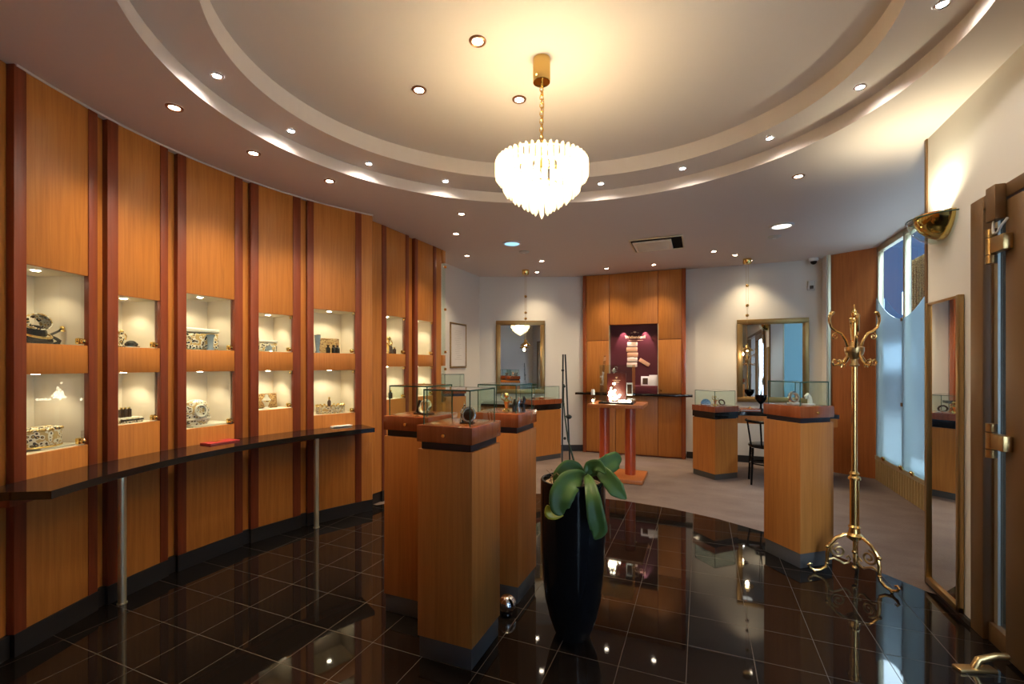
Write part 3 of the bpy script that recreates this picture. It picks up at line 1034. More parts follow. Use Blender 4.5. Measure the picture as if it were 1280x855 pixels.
mb = MB(); mb.box(-0.07, 0.075, -0.04, 0.04, 0, 0.03, 0.006); mb.build('tray', M['leopard_white'], t)
mb = MB()
for i in range(13):
    mb.ball((-0.066 + i * 0.011, -0.043, 0.020), 0.0065, 8, 6)
mb.build('beads', M['dark'], t)
mb = MB(); mb.box(-0.066, 0.071, -0.036, 0.036, 0.03, 0.0355, 0.002); mb.build('top', M['ivory'], t)
# bay 3
t, s = place('ornate_box', 'wide leopard patterned box with pale lid in the upper niche above the red folder', 'box', 2, 248, 0, 0.14); ornate_box(t, 0.21, 0.10, 0.135, 'leopard')
t, s = place('glass_vessel', 'grey blue vessel with gilt rim standing in for a window reflection in the upper niche above the red folder', 'vessel', 2, 263, 0, 0.052)
mb = MB(); mb.lathe([(0, 0), (0.022, 0), (0.015, 0.02), (0.018, 0.07), (0.025, 0.10), (0.021, 0.10), (0.014, 0.07), (0.011, 0.02), (0, 0.015)], 20); mb.build('body', M['reflect_blue'], t)  # vessel added where the niche glass reflects the blue window
mb = MB(); mb.torus((0, 0, 0.10), 0.023, 0.003); mb.build('rim', M['gold'], t)
t, s = place('domed_box', 'white domed box with gilt scrollwork in the lower niche above the red folder', 'box', 2, 243, 2, 0.12, dz=0.016)
mb = MB(); mb.lathe([(0, 0), (0.075, 0), (0.088, 0.02), (0.092, 0.06), (0.086, 0.105), (0.066, 0.137), (0.035, 0.15), (0, 0.153)], 36, M=Matrix.Diagonal((1, 0.7, 1, 1))); mb.build('dome', M['leopard_white'], t)
mb = MB(); mb.torus((0, 0, 0.035), 0.09, 0.006, 36, 8, M=Matrix.Diagonal((1, 0.71, 1, 1))); mb.torus((0.0, -0.066, 0.085), 0.035, 0.006, 24, 8, M=Matrix.Rotation(R(80), 4, 'X')); mb.build('scrollwork', M['ivory'], t)
t, s = place('display_slab', 'white slab under the domed box', 'slab', 2, 252, 2, 0.14)
mb = MB(); mb.box(-0.13, 0.16, -0.11, 0.11, 0, 0.015, 0.003); mb.build('slab', M['ivory'], t)
# bay 4
t, s = place('ornate_box', 'small leopard patterned box in the upper narrow niche right of the red folder', 'box', 3, 333, 0, 0.16); ornate_box(t, 0.13, 0.07, 0.085, 'leopard')
t, s = place('crystal_cluster', 'grey blue crystal cluster in the upper narrow niche right of the red folder', 'crystal', 3, 338, 0, 0.08)
mb = MB()
for i in range(9):
    a = random.uniform(0, 2 * PI); q = random.uniform(0, 0.028)
    x, y = q * math.cos(a), q * math.sin(a) * 0.6
    mb.cone((x, y, 0), (x + random.uniform(-.012, .012), y, random.uniform(0.03, 0.06)), 0.010, 0.003, 6)
mb.build('points', M['reflect_blue'], t); mb = MB(); mb.lathe([(0, 0), (0.035, 0), (0.03, 0.008), (0, 0.008)], 18); mb.build('base', M['silver'], t)
t, s = place('backboard', 'brown leopard display board in the lower narrow niche right of the red folder', 'display board', 3, 334, 2, 0.17)
mb = MB(); mb.box(-0.085, 0.085, -0.01, 0.01, 0, 0.125, 0.003, M=Matrix.Rotation(R(-8), 4, 'X')); mb.build('board', M['leopard_brown'], t); mb = MB(); mb.box(-0.03, 0.03, 0.0, 0.05, 0, 0.006); mb.build('foot', M['gold'], t)
t, s = place('necklace_bust', 'small white necklace bust before the brown leopard board', 'jewellery stand', 3, 333, 2, 0.09)
mb = MB(); mb.lathe([(0, 0), (0.03, 0), (0.026, 0.006), (0.01, 0.016), (0.02, 0.04), (0.034, 0.062), (0.014, 0.085), (0.012, 0.10), (0, 0.102)], 20, M=Matrix.Diagonal((1, 0.6, 1, 1))); mb.build('bust', M['ivory'], t)
mb = MB(); mb.torus((0, 0, 0.066), 0.026, 0.004, M=Matrix.Rotation(R(35), 4, 'X') @ Matrix.Diagonal((1, 0.8, 1, 1))); mb.build('necklace', M['gold'], t)
# bay 5
t, s = place('backboard', 'brown leopard display board in the upper niche above the white booklets', 'display board', 4, 412, 0, 0.16)
mb = MB(); mb.box(-0.095, 0.095, -0.01, 0.01, 0, 0.145, 0.003, M=Matrix.Rotation(R(-6), 4, 'X')); mb.build('board', M['leopard_brown'], t); mb = MB(); mb.box(-0.03, 0.03, 0.0, 0.05, 0, 0.006); mb.build('foot', M['gold'], t)
for u, lab in ((410, 'left dark flask before the upper leopard board'), (417, 'middle dark flask before the upper leopard board'), (422, 'right dark flask before the upper leopard board')):
    t, s = place('flask', lab, 'flask', 4, u, 0, 0.07, group='dark flasks above the white booklets'); bottle(t, 0.017, 0.066, 'dark', 'darkbrown')
t, s = place('glass_vessel', 'slim grey blue vessel left of the dark flasks', 'vessel', 4, 397, 0, 0.10)
mb = MB(); mb.lathe([(0, 0), (0.022, 0), (0.012, 0.02), (0.02, 0.09), (0.024, 0.14), (0.018, 0.14), (0.008, 0.03), (0, 0.025)], 20); mb.build('body', M['reflect_blue'], t); mb = MB(); mb.torus((0, 0, 0.14), 0.022, 0.003); mb.build('rim', M['silver'], t)
t, s = place('oval_tray', 'ornate white oval tray in the lower niche above the white booklets', 'tray', 4, 413, 2, 0.13); oval_tray(t, 0.118, 0.08, 0.065)
t, s = place('perfume_bottle', 'small dark bottle standing on the ornate oval tray', 'bottle', 4, 411.5, 2, 0.13, dz=0.033); bottle(t, 0.014, 0.10, 'darkbrown')
# bays 6, 7
t, s = place('figurine', 'tall gilt figurine in the upper niche just beyond the ledge end', 'figurine', 5, 486, 0, 0.12); figurine(t, 0.17, 'gold')
for u, h, lab in ((488.5, 0.095, 'taller dark bottle beside the gilt figurine'), (493, 0.065, 'shorter dark bottle beside the gilt figurine')):
    t, s = place('perfume_bottle', lab, 'bottle', 5, u, 0, 0.07); bottle(t, 0.017, h, 'darkbrown')
t, s = place('perfume_bottle', 'dark bottle in the lower niche just beyond the ledge end', 'bottle', 5, 488, 2, 0.10); bottle(t, 0.02, 0.08, 'dark')
t, s = place('domed_box', 'white casket in the lower niche of the last showcase bay', 'box', 6, 530, 2, 0.12)
mb = MB(); mb.lathe([(0, 0), (0.06, 0), (0.066, 0.03), (0.06, 0.075), (0.035, 0.10), (0, 0.108)], 28, M=Matrix.Diagonal((1, 0.8, 1, 1))); mb.build('body', M['ivory'], t); mb = MB(); mb.ball((0, 0, 0.112), 0.012); mb.build('finial', M['gold'], t)

# ================================================================== DISPLAY PEDESTALS
def make_pedestal(label, loc, rz, w=0.30, d=0.32):
    t = thing('display_pedestal', label, 'pedestal', loc, rz, 'glass topped display pedestals')
    hw, hd = w / 2, d / 2
    mb = MB(); mb.box(-hw + 0.006, hw - 0.006, -hd + 0.006, hd - 0.006, 0, 0.103, 0.002); mb.build('plinth', M['slate'], t)
    mb = MB(); mb.box(-hw, hw, -hd, hd, 0.103, 1.020, 0.002); mb.build('body', M['wood_ped'], t)
    mb = MB(); mb.box(-hw + 0.014, hw - 0.014, -hd + 0.014, hd - 0.014, 1.020, 1.056); mb.build('band', M['band'], t)
    mb = MB(); mb.box(-hw - 0.003, hw + 0.003, -hd - 0.003, hd + 0.003, 1.056, 1.137, 0.002); c = mb.build('cap', M['wood_red'], t)
    mb = MB(); mb.lathe([(0, -0.008), (0.009, -0.008), (0.011, -0.004), (0.011, 0.0)], 16, M=Matrix.Translation((0, -hd - 0.003, 1.092)) @ Matrix.Rotation(R(-90), 4, 'X')); mb.build('lock', M['brass'], c)
    a, b_ = hw - 0.022, hd - 0.022
    th = 0.006
    z0, z1 = 1.137, 1.312
    mb = MB()
    mb.box(-a, a, -b_, -b_ + th, z0, z1 - th); mb.box(-a, a, b_ - th, b_, z0, z1 - th); mb.box(-a, -a + th, -b_ + th, b_ - th, z0, z1 - th); mb.box(a - th, a, -b_ + th, b_ - th, z0, z1 - th)
    mb.box(-a, a, -b_, b_, z1 - th, z1)
    g = mb.build('glass_case', M['glass_case'], t, smooth=False)
    mb = MB()
    e = 0.0022
    for x in (-a, a):
        for y in (-b_, b_):
            mb.box(x - e, x + e, y - e, y + e, z0, z1)
    for y in (-b_, b_):
        mb.box(-a, a, y - e, y + e, z1 - th - 0.001, z1 + 0.0005)
    for x in (-a, a):
        mb.box(x - e, x + e, -b_, b_, z1 - th - 0.001, z1 + 0.0005)
    mb.build('glass_edges', M['glass_edge'], g)
    return t


PED = [((-1.135, 2.04, 0), 0, 'front wood display pedestal in the group of three, nearest the planter'),
       ((-1.155, 2.67, 0), 0, 'wood display pedestal behind the front one, beside the planter'),
       ((-1.55, 2.31, 0), 0, 'wood display pedestal at the ledge side of the group of three'),
       ((0.665, 3.935, 0), R(38), 'wood display pedestal standing alone beside the brass coat stand'),
       ((-3.09, 5.34, 0), R(40), 'far wood display pedestal near the framed picture')]
proto = make_pedestal(PED[0][2], PED[0][0], PED[0][1])
for loc, rz, lab in PED[1:]:
    copy_tree(proto, loc, rz, lab, 'glass topped display pedestals')
ZP = 1.137
t = thing('jewel_globe', 'silver ring globe with gilt figures in the front pedestal case', 'ornament', (-1.085, 2.02, ZP), R(10)); t.scale = (0.85, 0.85, 0.95)
mb = MB(); mb.torus((0.01, 0, 0.045), 0.036, 0.009, 28, 10, M=Matrix.Rotation(R(75), 4, 'X')); mb.build('silver_ring', M['silver'], t)
mb = MB(); mb.ball((0.008, 0, 0.043), (0.030, 0.022, 0.030)); mb.box(-0.04, 0.045, -0.025, 0.025, 0, 0.008, 0.003); mb.build('dark_globe', M['dark'], t)
mb = MB(); mb.cone((-0.035, 0, 0.008), (-0.03, 0, 0.075), 0.012, 0.006, 10); mb.cone((-0.03, 0, 0.075), (-0.012, 0, 0.10), 0.004, 0.002, 8); mb.cone((-0.02, 0.01, 0.06), (-0.022, 0.01, 0.115), 0.005, 0.003, 8); mb.ball((-0.033, 0, 0.06), 0.012, 10, 8); mb.build('figures', M['leopard'], t)
t = thing('figurine', 'gilt figurine in the case of the pedestal behind the front one', 'figurine', (-1.145, 2.66, ZP), 0.2); t.scale = (1.3, 1.3, 1.3); figurine(t, 0.095, 'gold')
t = thing('bookend', 'dark silver trio of forms beside the gilt figurine in the pedestal case', 'ornament', (-1.06, 2.66, ZP), R(20)); t.scale = (1.3, 1.3, 1.3)
for i, (x, h) in enumerate(((-0.022, 0.06), (0.0, 0.07), (0.022, 0.075))):
    mb = MB(); mb.tube([(x, 0, 0), (x - 0.004, 0, h * 0.5), (x + 0.004, 0, h * 0.8), (x, 0, h)], [0.011, 0.009, 0.010, 0.005], 10); mb.build('form', M['dark' if i != 1 else 'silver'], t)
t = thing('bracelet_stand', 'black and white bracelet on a stand in the pedestal case at the ledge side', 'jewellery stand', (-1.52, 2.30, ZP), R(-10)); t.scale = (1.3, 1.3, 1.3)
mb = MB(); mb.torus((0, 0, 0.034), 0.03, 0.007, 24, 8, M=Matrix.Rotation(R(70), 4, 'X')); mb.build('bracelet', M['leopard_white'], t)
mb = MB(); mb.cone((-0.05, 0, 0), (-0.032, 0, 0.062), 0.008, 0.007, 8); mb.box(-0.055, 0.04, -0.02, 0.02, 0, 0.007, 0.002); mb.build('stand', M['dark'], t)
t = thing('pearl_ring_stand', 'grey ring holder in the case of the solitary pedestal', 'jewellery stand', (0.64, 3.93, ZP), R(38)); t.scale = (1.3, 1.3, 1.3)
mb = MB(); mb.torus((0, 0, 0.04), 0.028, 0.010, 24, 8, M=Matrix.Rotation(R(80), 4, 'X')); mb.build('ring', M['silver'], t); mb = MB(); mb.box(-0.03, 0.03, -0.02, 0.02, 0, 0.012, 0.003); mb.build('base', M['grey_plastic'], t)
t = thing('figurine', 'small white figure in the case of the solitary pedestal', 'figurine', (0.725, 3.925, ZP), R(38)); t.scale = (1.3, 1.3, 1.3)
mb = MB(); mb.tube([(0.02, 0, 0), (0.018, 0, 0.04), (0.0, 0, 0.06), (-0.012, 0, 0.05), (-0.008, 0, 0.035)], [0.013, 0.011, 0.010, 0.008, 0.005], 10); mb.build('body', M['ivory'], t); mb = MB(); mb.box(-0.02, 0.04, -0.018, 0.018, 0, 0.008, 0.002); mb.build('base', M['white_plastic'], t)
t = thing('polished_ball', 'polished steel ball on the floor between the two pedestals nearest the planter', 'ball', (-1.03, 2.40, 0), 0)
mb = MB(); mb.ball((0, 0, 0.058), 0.052, 24, 16); mb.build('ball', M['chrome'], t); mb = MB(); mb.lathe([(0, 0), (0.03, 0), (0.026, 0.010), (0, 0.012)], 20); mb.build('foot', M['dark'], t)

# ================================================================== PLANTER WITH ORCHID
pc = P(716, 792, 0)
VX, VY = pc.x, pc.y
t = thing('planter', 'tall tapering black gloss planter beside the pedestals', 'planter', (VX, VY, 0))
prof = [(0, 0), (0.086, 0), (0.100, 0.03), (0.125, 0.10), (0.148, 0.20), (0.162, 0.32), (0.169, 0.46), (0.171, 0.60), (0.171, 0.822), (0.168, 0.826), (0.158, 0.826), (0.155, 0.822), (0.153, 0.762), (0, 0.762)]
mb = MB(); mb.lathe(prof, 56); mb.build('vessel', M['lacquer'], t)
mb = MB(); mb.lathe([(0.152, 0.765), (0.152, 0.800), (0.10, 0.818), (0.04, 0.825), (0, 0.825)], 40); mb.build('bark_mix', M['moss'], t)
YV = -VX * SY + VY * CY
orc = thing('orchid', 'orchid with broad drooping leaves and bare stakes in the black planter', 'plant', (VX, VY, 0.8))
OV = Vector((VX, VY, 0.8))


def leaf(pts, widths, m='leaf', dish=0.25):
    """pts: (u, v, depth); ribbon with a folded midrib"""
    w3 = [D(*p) - OV for p in pts]
    # resample
    fine = []
    fw = []
    k = len(w3)
    for i in range(k - 1):
        p0, p1, p2, p3 = w3[max(i - 1, 0)], w3[i], w3[i + 1], w3[min(i + 2, k - 1)]
        for j in range(6):
            s_ = j / 6
            fine.append(0.5 * ((2 * p1) + (p2 - p0) * s_ + (2 * p0 - 5 * p1 + 4 * p2 - p3) * s_ ** 2 + (3 * p1 - p0 - 3 * p2 + p3) * s_ ** 3))
            fw.append(widths[i] * (1 - s_) + widths[i + 1] * s_)
    fine.append(w3[-1]); fw.append(widths[-1])
    mb = MB(); bm = mb.bm
    rows = []
    cam = Vector((-VX, -VY, 0.4)).normalized()
    for i, p in enumerate(fine):
        tt = (fine[min(i + 1, len(fine) - 1)] - fine[max(i - 1, 0)]).normalized()
        nrm_ = (cam - tt * cam.dot(tt)).normalized()
        sd = tt.cross(nrm_).normalized()
        up = nrm_
        row = []
        for q in (-1, -0.6, -0.2, 0, 0.2, 0.6, 1):
            row.append(bm.verts.new(p + sd * q * fw[i] + up * (abs(q) ** 1.3 * fw[i] * dish)))
        rows.append(row)
    for a, b_ in zip(rows[:-1], rows[1:]):
        for j in range(6):
            bm.faces.new((a[j], a[j + 1], b_[j + 1], b_[j]))
    o = mb.build('leaf', M[m], orc, ang=60)
    so = o.modifiers.new('thickness', 'SOLIDIFY'); so.thickness = 0.003
    if m == 'leaf_yellow':
        o['label'] = 'yellowing leaf'
    return o


leaf([(727, 598, 2.40), (712, 612, 2.33), (697, 634, 2.28), (688, 640, 2.26), (684, 632, 2.25)], [0.018, 0.045, 0.05, 0.035, 0.004], 'leaf_yellow', 0.15)
leaf([(730, 596, 2.40), (724, 596, 2.32), (711, 604, 2.25), (702, 620, 2.21), (700, 636, 2.20), (704, 643, 2.20)], [0.012, 0.036, 0.058, 0.060, 0.044, 0.004], dish=0.28)
leaf([(728, 592, 2.43), (720, 586, 2.42), (710, 586, 2.40), (700, 596, 2.38), (694, 612, 2.37)], [0.014, 0.035, 0.046, 0.040, 0.004], dish=0.2)
leaf([(733, 594, 2.38), (737, 603, 2.26), (741, 622, 2.18), (745, 645, 2.16), (748, 662, 2.16), (743, 674, 2.16)], [0.010, 0.024, 0.034, 0.042, 0.040, 0.003], dish=0.4)
leaf([(737, 594, 2.43), (748, 588, 2.40), (760, 598, 2.34), (771, 612, 2.31), (783, 624, 2.30)], [0.010, 0.028, 0.040, 0.042, 0.003], dish=0.35)
leaf([(736, 592, 2.47), (748, 584, 2.50), (760, 580, 2.52), (770, 575, 2.55), (777, 575, 2.58)], [0.010, 0.036, 0.054, 0.046, 0.003], dish=0.25)
leaf([(732, 593, 2.40), (738, 584, 2.40), (748, 583, 2.37), (757, 592, 2.34)], [0.014, 0.035, 0.034, 0.004], dish=0.2)
mb = MB(); mb.tube([D(702.5, 592, 2.45) - OV, D(703.8, 443, 2.45) - OV], 0.0045, 8); mb.build('stake', M['stake'], orc)
mb = MB(); mb.tube([D(713, 592, 2.45) - OV, D(706.5, 443, 2.45) - OV], 0.0045, 8); mb.build('stake', M['stake'], orc)
mb = MB(); mb.tube([D(722, 596, 2.42) - OV, D(717, 575, 2.43) - OV, D(710, 550, 2.44) - OV, D(706, 520, 2.44) - OV, D(704.5, 500, 2.44) - OV, D(705, 480, 2.44) - OV], [0.005, 0.005, 0.0045, 0.004, 0.003, 0.0025], 8); mb.build('flower_stem', M['stem'], orc)
mb = MB()
for u, v in ((704, 505), (706, 548), (705, 483), (703.5, 463)):
    mb.ball(D(u, v, 2.445) - OV, 0.008, 10, 8)
mb.ball(D(711, 521, 2.44) - OV, (0.017, 0.012, 0.012), 12, 8); mb.tube([D(705, 520, 2.445) - OV, D(711, 521, 2.44) - OV], 0.003, 6)
mb.build('stem_clip', M['stake'], orc)
mb = MB()
random.seed(3)
for i in range(16):
    a = random.uniform(PI * 0.6, PI * 1.5); q = random.uniform(0.05, 0.13)
    x, y = q * math.cos(a), q * math.sin(a)
    mb.tube([(x, y, 0.01), (x + random.uniform(-.02, .02), y, 0.035), (x + random.uniform(-.04, .04), y + random.uniform(-.02, .02), 0.05 + random.uniform(0, .02))], [0.003, 0.0025, 0.0015], 6)
mb.build('air_roots', M['moss'], orc, kind='stuff')

# ================================================================== REAR CABINET
YC = 7.38
def C_(u, v): return PL(u, v, (-2, YC), (0, YC))


t = thing('wall_cabinet', 'tall panelled wood cabinet with a wine red niche in the rear wall', 'cabinet', (0, 0, 0))
xl, xr_ = -1.80, -0.21
x1_, x2_ = C_(761.5, 400).x, C_(822.5, 400).x
HT = ZC - 0.006
nz0, nz1 = 0.985, C_(793, 405.5).z
zsh = 0.955
zs = 1.83
g = 0.0045
mb = MB(); mb.box(xl, xl + 0.055, YC - 0.012, 7.5, 0.0, HT, 0.003); mb.build('pilaster', M['wood_red'], t)
mb = MB(); mb.box(xr_ - 0.06, xr_, YC - 0.012, 7.5, 0.0, HT, 0.003); mb.build('pilaster', M['wood_red'], t)
xa, xb = xl + 0.055, xr_ - 0.06
for (p0, p1, q0, q1) in ((xa, x1_, zs, HT), (x1_, x2_, nz1 + 0.0, HT), (x2_, xb, zs, HT), (xa, x1_, zsh + 0.035, zs), (x2_, xb, zsh + 0.035, zs)):
    mb = MB(); mb.box(p0 + g, p1 - g, YC, YC + 0.022, q0 + g, q1 - g, 0.0012); mb.build('panel', M['wood'], t)
for (p0, p1) in ((xa, x1_ + 0.1), (x1_ + 0.1, x2_), (x2_, xb)):
    mb = MB(); mb.box(p0 + g, p1 - g, YC, YC + 0.022, 0.02, zsh - 0.0, 0.0012); mb.build('door', M['wood'], t)
mb = MB(); mb.box(xa, x1_, YC + 0.021, YC + 0.11, 0.0, HT); mb.box(x2_, xb, YC + 0.021, YC + 0.11, 0.0, HT); mb.box(x1_, x2_, YC + 0.021, YC + 0.11, 0.0, zsh); mb.box(x1_, x2_, YC + 0.021, YC + 0.11, nz1, HT); mb.build('carcass', M['wood_dark'], t)
pt = C_(826.5, 488)
mb = MB(); mb.ball((pt.x, YC - 0.012, pt.z), 0.012, 14, 10); mb.cone((pt.x, YC - 0.01, pt.z), (pt.x, YC, pt.z), 0.006, n=10); mb.build('knob', M['brass_pol'], t)
ps0, ps1 = C_(722, 490), C_(866, 490)
mb = MB(); mb.box(ps0.x, ps1.x, YC - 0.17, YC + 0.02, zsh, zsh + 0.033, 0.004); mb.build('shelf', M['black'], t)
# niche: backdrop with wordmark, cut into the wall behind
mb = MB(); mb.box(x1_, x2_, 7.500 - 0.016, 7.499, zsh + 0.02, nz1); bd = mb.build('backdrop', M['wine'], t)
mb = MB(); mb.box(x1_ - 0.008, x1_ + 0.004, YC + 0.0, 7.49, zsh + 0.03, nz1, 0.0); mb.box(x2_ - 0.004, x2_ + 0.008, YC + 0.0, 7.49, zsh + 0.03, nz1); mb.build('niche_lining', M['champagne'], t)
mb = MB(); mb.box(x1_ + 0.004, x2_ - 0.004, YC - 0.10, 7.484, nz0 + 0.004, C_(800, 482).z, 0.002); mb.build('riser', M['wine_dark'], t)


def text(body, size, loc, m_, parent, rot=(R(90), 0, 0), name='wordmark'):
    cu = bpy.data.curves.new(name, 'FONT')
    cu.body = body
    cu.size = size
    cu.align_x = 'CENTER'
    cu.align_y = 'CENTER'
    cu.extrude = 0.001
    cu.offset = 0.0012
    o = bpy.data.objects.new(name, cu)
    COL.objects.link(o)
    cu.materials.append(m_)
    o.location = loc
    o.rotation_euler = rot
    me = bpy.data.meshes.new_from_object(o)
    bpy.data.objects.remove(o)
    o = bpy.data.objects.new(name, me)
    COL.objects.link(o)
    o.location = loc
    o.rotation_euler = rot
    o.parent = parent
    return o


PB = 7.482
def B_(u, v): return PL(u, v, (-2, PB), (0, PB))


pw = B_(794, 421.5)
text('Wellendorff', 0.066, (pw.x, PB, pw.z), M['sign_gold'], bd)
mb = MB(); p0, p1 = B_(786, 425.6), B_(804, 425.6); mb.box(p0.x, p1.x, PB - 0.001, PB + 0.004, p0.z - 0.002, p0.z + 0.002)
pe = B_(793.5, 415)
for i in range(6):
    a = R(30 + i * 24)
    mb.box(-0.003, 0.003, PB - 0.001, PB + 0.004, 0, 0.03, M=Matrix.Translation((pe.x, 0, pe.z - 0.016)) @ Matrix.Rotation(a - PI / 2, 4, 'Y'))
mb.ball((pe.x, PB + 0.001, pe.z - 0.006), (0.011, 0.003, 0.011), 12, 8)
for sgn in (-1, 1):
    mb.box(pe.x + sgn * 0.05 - 0.016, pe.x + sgn * 0.05 + 0.016, PB - 0.001, PB + 0.004, pe.z - 0.015, pe.z - 0.011)
mb.build('emblem', M['sign_gold'], bd)
rows = [(430.5, 784, 797, 'ring_light'), (437, 783, 797, 'ring_gold'), (443.5, 784, 797.5, 'ring_gold'), (449.5, 784, 797, 'ring_light'), (456, 783.5, 796.5, 'ring_light')]
for v, u0, u1, m_ in rows:
    a, c = B_(u0, v), B_(u1, v)
    mb = MB(); mb.tube([(a.x, PB, a.z), (c.x, PB, c.z)], 0.001, 6)
    mb.bm.clear()
    S = Matrix.Translation(((a.x + c.x) / 2, PB - 0.002, a.z)) @ Matrix.Diagonal(((c.x - a.x) / 2, 0.012, 1, 1))
    mb.lathe([(0.9, -0.036), (1.0, -0.03), (1.0, 0.03), (0.9, 0.036), (0, 0.036)], 24, M=S)
    mb.build('pictured_ring', M[m_], bd)
a = B_(805.5, 453)
mb = MB(); mb.lathe([(0.08, -0.030), (0.09, -0.024), (0.09, 0.024), (0.08, 0.030), (0, 0.030)], 24, M=Matrix.Translation((a.x, PB - 0.002, a.z)) @ Matrix.Rotation(R(32), 4, 'Y') @ Matrix.Diagonal((1, 0.12, 1, 1))); mb.build('pictured_ring', M['ring_gold'], bd)
for u in (779.5, 806.5):
    q = B_(u, 404)
    spot('niche_wash', (q.x, 7.425, nz1 - 0.01), (q.x, 7.47, 1.2), 13.0, 56, 0.45, (1.0, 0.72, 0.80), 0.006)
# booklet stand in the niche
q0 = PL(803, 481, (-2, 7.40), (0, 7.40))
zr = C_(800, 482).z
t = thing('booklet_stand', 'small white folded display card with dark picture on the niche riser', 'display card', (q0.x + 0.08, 7.37, zr), 0)
mb = MB(); mb.box(-0.10, 0.03, -0.004, 0.0, 0, 0.15, 0.001, M=Matrix.Rotation(R(-10), 4, 'X')); mb.box(0.03, 0.16, -0.004, 0.0, 0, 0.17, 0.001, M=Matrix.Translation((0.03, 0, 0)) @ Matrix.Rotation(R(22), 4, 'Z') @ Matrix.Translation((-0.03, 0, 0)) @ Matrix.Rotation(R(-8), 4, 'X')); mb.build('card', M['paper'], t)
mb = MB(); mb.box(-0.075, 0.005, -0.0055, -0.0042, 0.02, 0.12, M=Matrix.Rotation(R(-10), 4, 'X')); mb.build('picture', M['darkbrown'], t)

# ================================================================== DISPLAY TABLE
t = thing('display_table', 'small wood display table on two red columns before the rear cabinet', 'table', (-0.97, 5.86, 0))
mb = MB(); mb.box(-0.36, 0.33, -0.28, 0.28, 0, 0.05, 0.004); mb.build('base', M['wood_panel'], t)
for x in (-0.18, 0.145):
    mb = MB(); mb.cone((x, 0.02, 0.05), (x, 0.02, 0.905), 0.066, n=36); mb.build('column', M['column_red'], t)
mb = MB(); mb.box(-0.335, 0.335, -0.29, 0.29, 0.905, 0.95, 0.005); mb.build('table_top', M['wood_panel'], t)
TZ = 0.95
t = thing('acrylic_case', 'clear acrylic case with reddish picture panel glowing on the display table', 'display case', (-0.96, 5.80, TZ), 0)
th = 0.006
mb = MB(); mb.box(-0.22, 0.20, -0.16, 0.14, 0, 0.022, 0.003); mb.build('base', M['dark'], t)
mb = MB()
mb.box(-0.21, 0.19, -0.15, -0.15 + th, 0.022, 0.48); mb.box(-0.21, 0.19, 0.13 - th, 0.13, 0.022, 0.48); mb.box(-0.21, -0.21 + th, -0.144, 0.124, 0.022, 0.48); mb.box(0.19 - th, 0.19, -0.144, 0.124, 0.022, 0.48); mb.box(-0.21, 0.19, -0.15, 0.13, 0.48, 0.486)
mb.build('cover', M['glass_case'], t, smooth=False)
mb = MB(); mb.box(-0.27, -0.264, -0.05, 0.10, 0.0, 0.58, M=Matrix.Rotation(R(6), 4, 'Y') @ Matrix.Translation((0.03, 0, 0))); mb.build('side_sheet', M['glass_case'], t, smooth=False)
mb = MB(); mb.box(-0.155, 0.085, 0.06, 0.07, 0.022, 0.375); pp = mb.build('picture_panel', M['panel_red'], t)
mb = MB()
mb.box(-0.035 - 0.05, -0.035 + 0.05, 0.058, 0.0605, 0.285, 0.29); mb.box(-0.035 - 0.035, -0.035 + 0.035, 0.058, 0.0605, 0.262, 0.267)
for i in range(5):
    mb.box(-0.002, 0.002, 0.058, 0.0605, 0, 0.022, M=Matrix.Translation((-0.035, 0, 0.31)) @ Matrix.Rotation(R(-40 + i * 20), 4, 'Y'))
mb.build('gold_emblem', M['sign_gold'], pp)
mb = MB(); mb.box(0.10, 0.175, 0.0, 0.008, 0.10, 0.26); mb.build('card', M['paper'], t)
mb = MB(); mb.box(0.108, 0.165, -0.0015, 0.0, 0.12, 0.24); mb.build('card_picture', M['darkbrown'], t)
mb = MB()
for i in range(7):
    a = i * 0.9
    mb.torus((-0.05 + 0.02 * i * math.cos(a) * 0.3, 0.0, 0.40 + 0.012 * (i % 3)), 0.014, 0.003, 14, 6, M=Matrix.Rotation(R(60 + 20 * i), 4, 'X'))
mb.torus((-0.03, 0, 0.44), 0.02, 0.003, 16, 6, M=Matrix.Rotation(R(80), 4, 'X'))
mb.build('hanging_jewels', M['silver'], t)
t = thing('fairy_lights', 'heap of bright lights at the foot of the acrylic case', 'lights', (-0.96, 5.80, TZ + 0.023), 0)
random.seed(11)
lp = []
for i in range(40):
    z = abs(random.gauss(0, 0.085)); z = min(z, 0.21); x = -0.06 + random.gauss(0, 0.045) * (1 - z / 0.3)
    lp.append((max(-0.15, min(0.02, x)), random.uniform(-0.12, 0.0), 0.013 + z))
for i in range(8):
    lp.append((0.03 + 0.018 * i, random.uniform(-0.11, -0.04), 0.013))
for i, p in enumerate(lp):
    mb = MB(); mb.ball(p, random.uniform(0.007, 0.014), 10, 8); mb.build('bulb', M['spark'], t)
mb = MB(); mb.tube([(p[0], p[1], max(p[2] - 0.012, 0.002)) for p in lp], 0.0015, 5); mb.build('wire', M['gold'], t)
point('fairy_glow', (-1.02, 5.72, TZ + 0.10), 1.6, (1.0, 0.75, 0.5), 0.05)
q = P(747.5, 500, TZ)
t = thing('lantern', 'small glass lantern bottle with pale cap on the display table', 'lantern', (-1.262, 5.70, TZ), 0)
mb = MB(); mb.lathe([(0, 0), (0.034, 0), (0.036, 0.01), (0.034, 0.07), (0.016, 0.10), (0.014, 0.105)], 24); mb.build('bottle', M['glass_case'], t)
mb = MB(); mb.lathe([(0, 0.105), (0.022, 0.105), (0.024, 0.15), (0.018, 0.175), (0, 0.175)], 20); mb.build('cap', M['white_plastic'], t)
mb = MB(); mb.ball((0, 0, 0.03), (0.014, 0.014, 0.018), 12, 8); mb.build('flame', M['spark'], t)

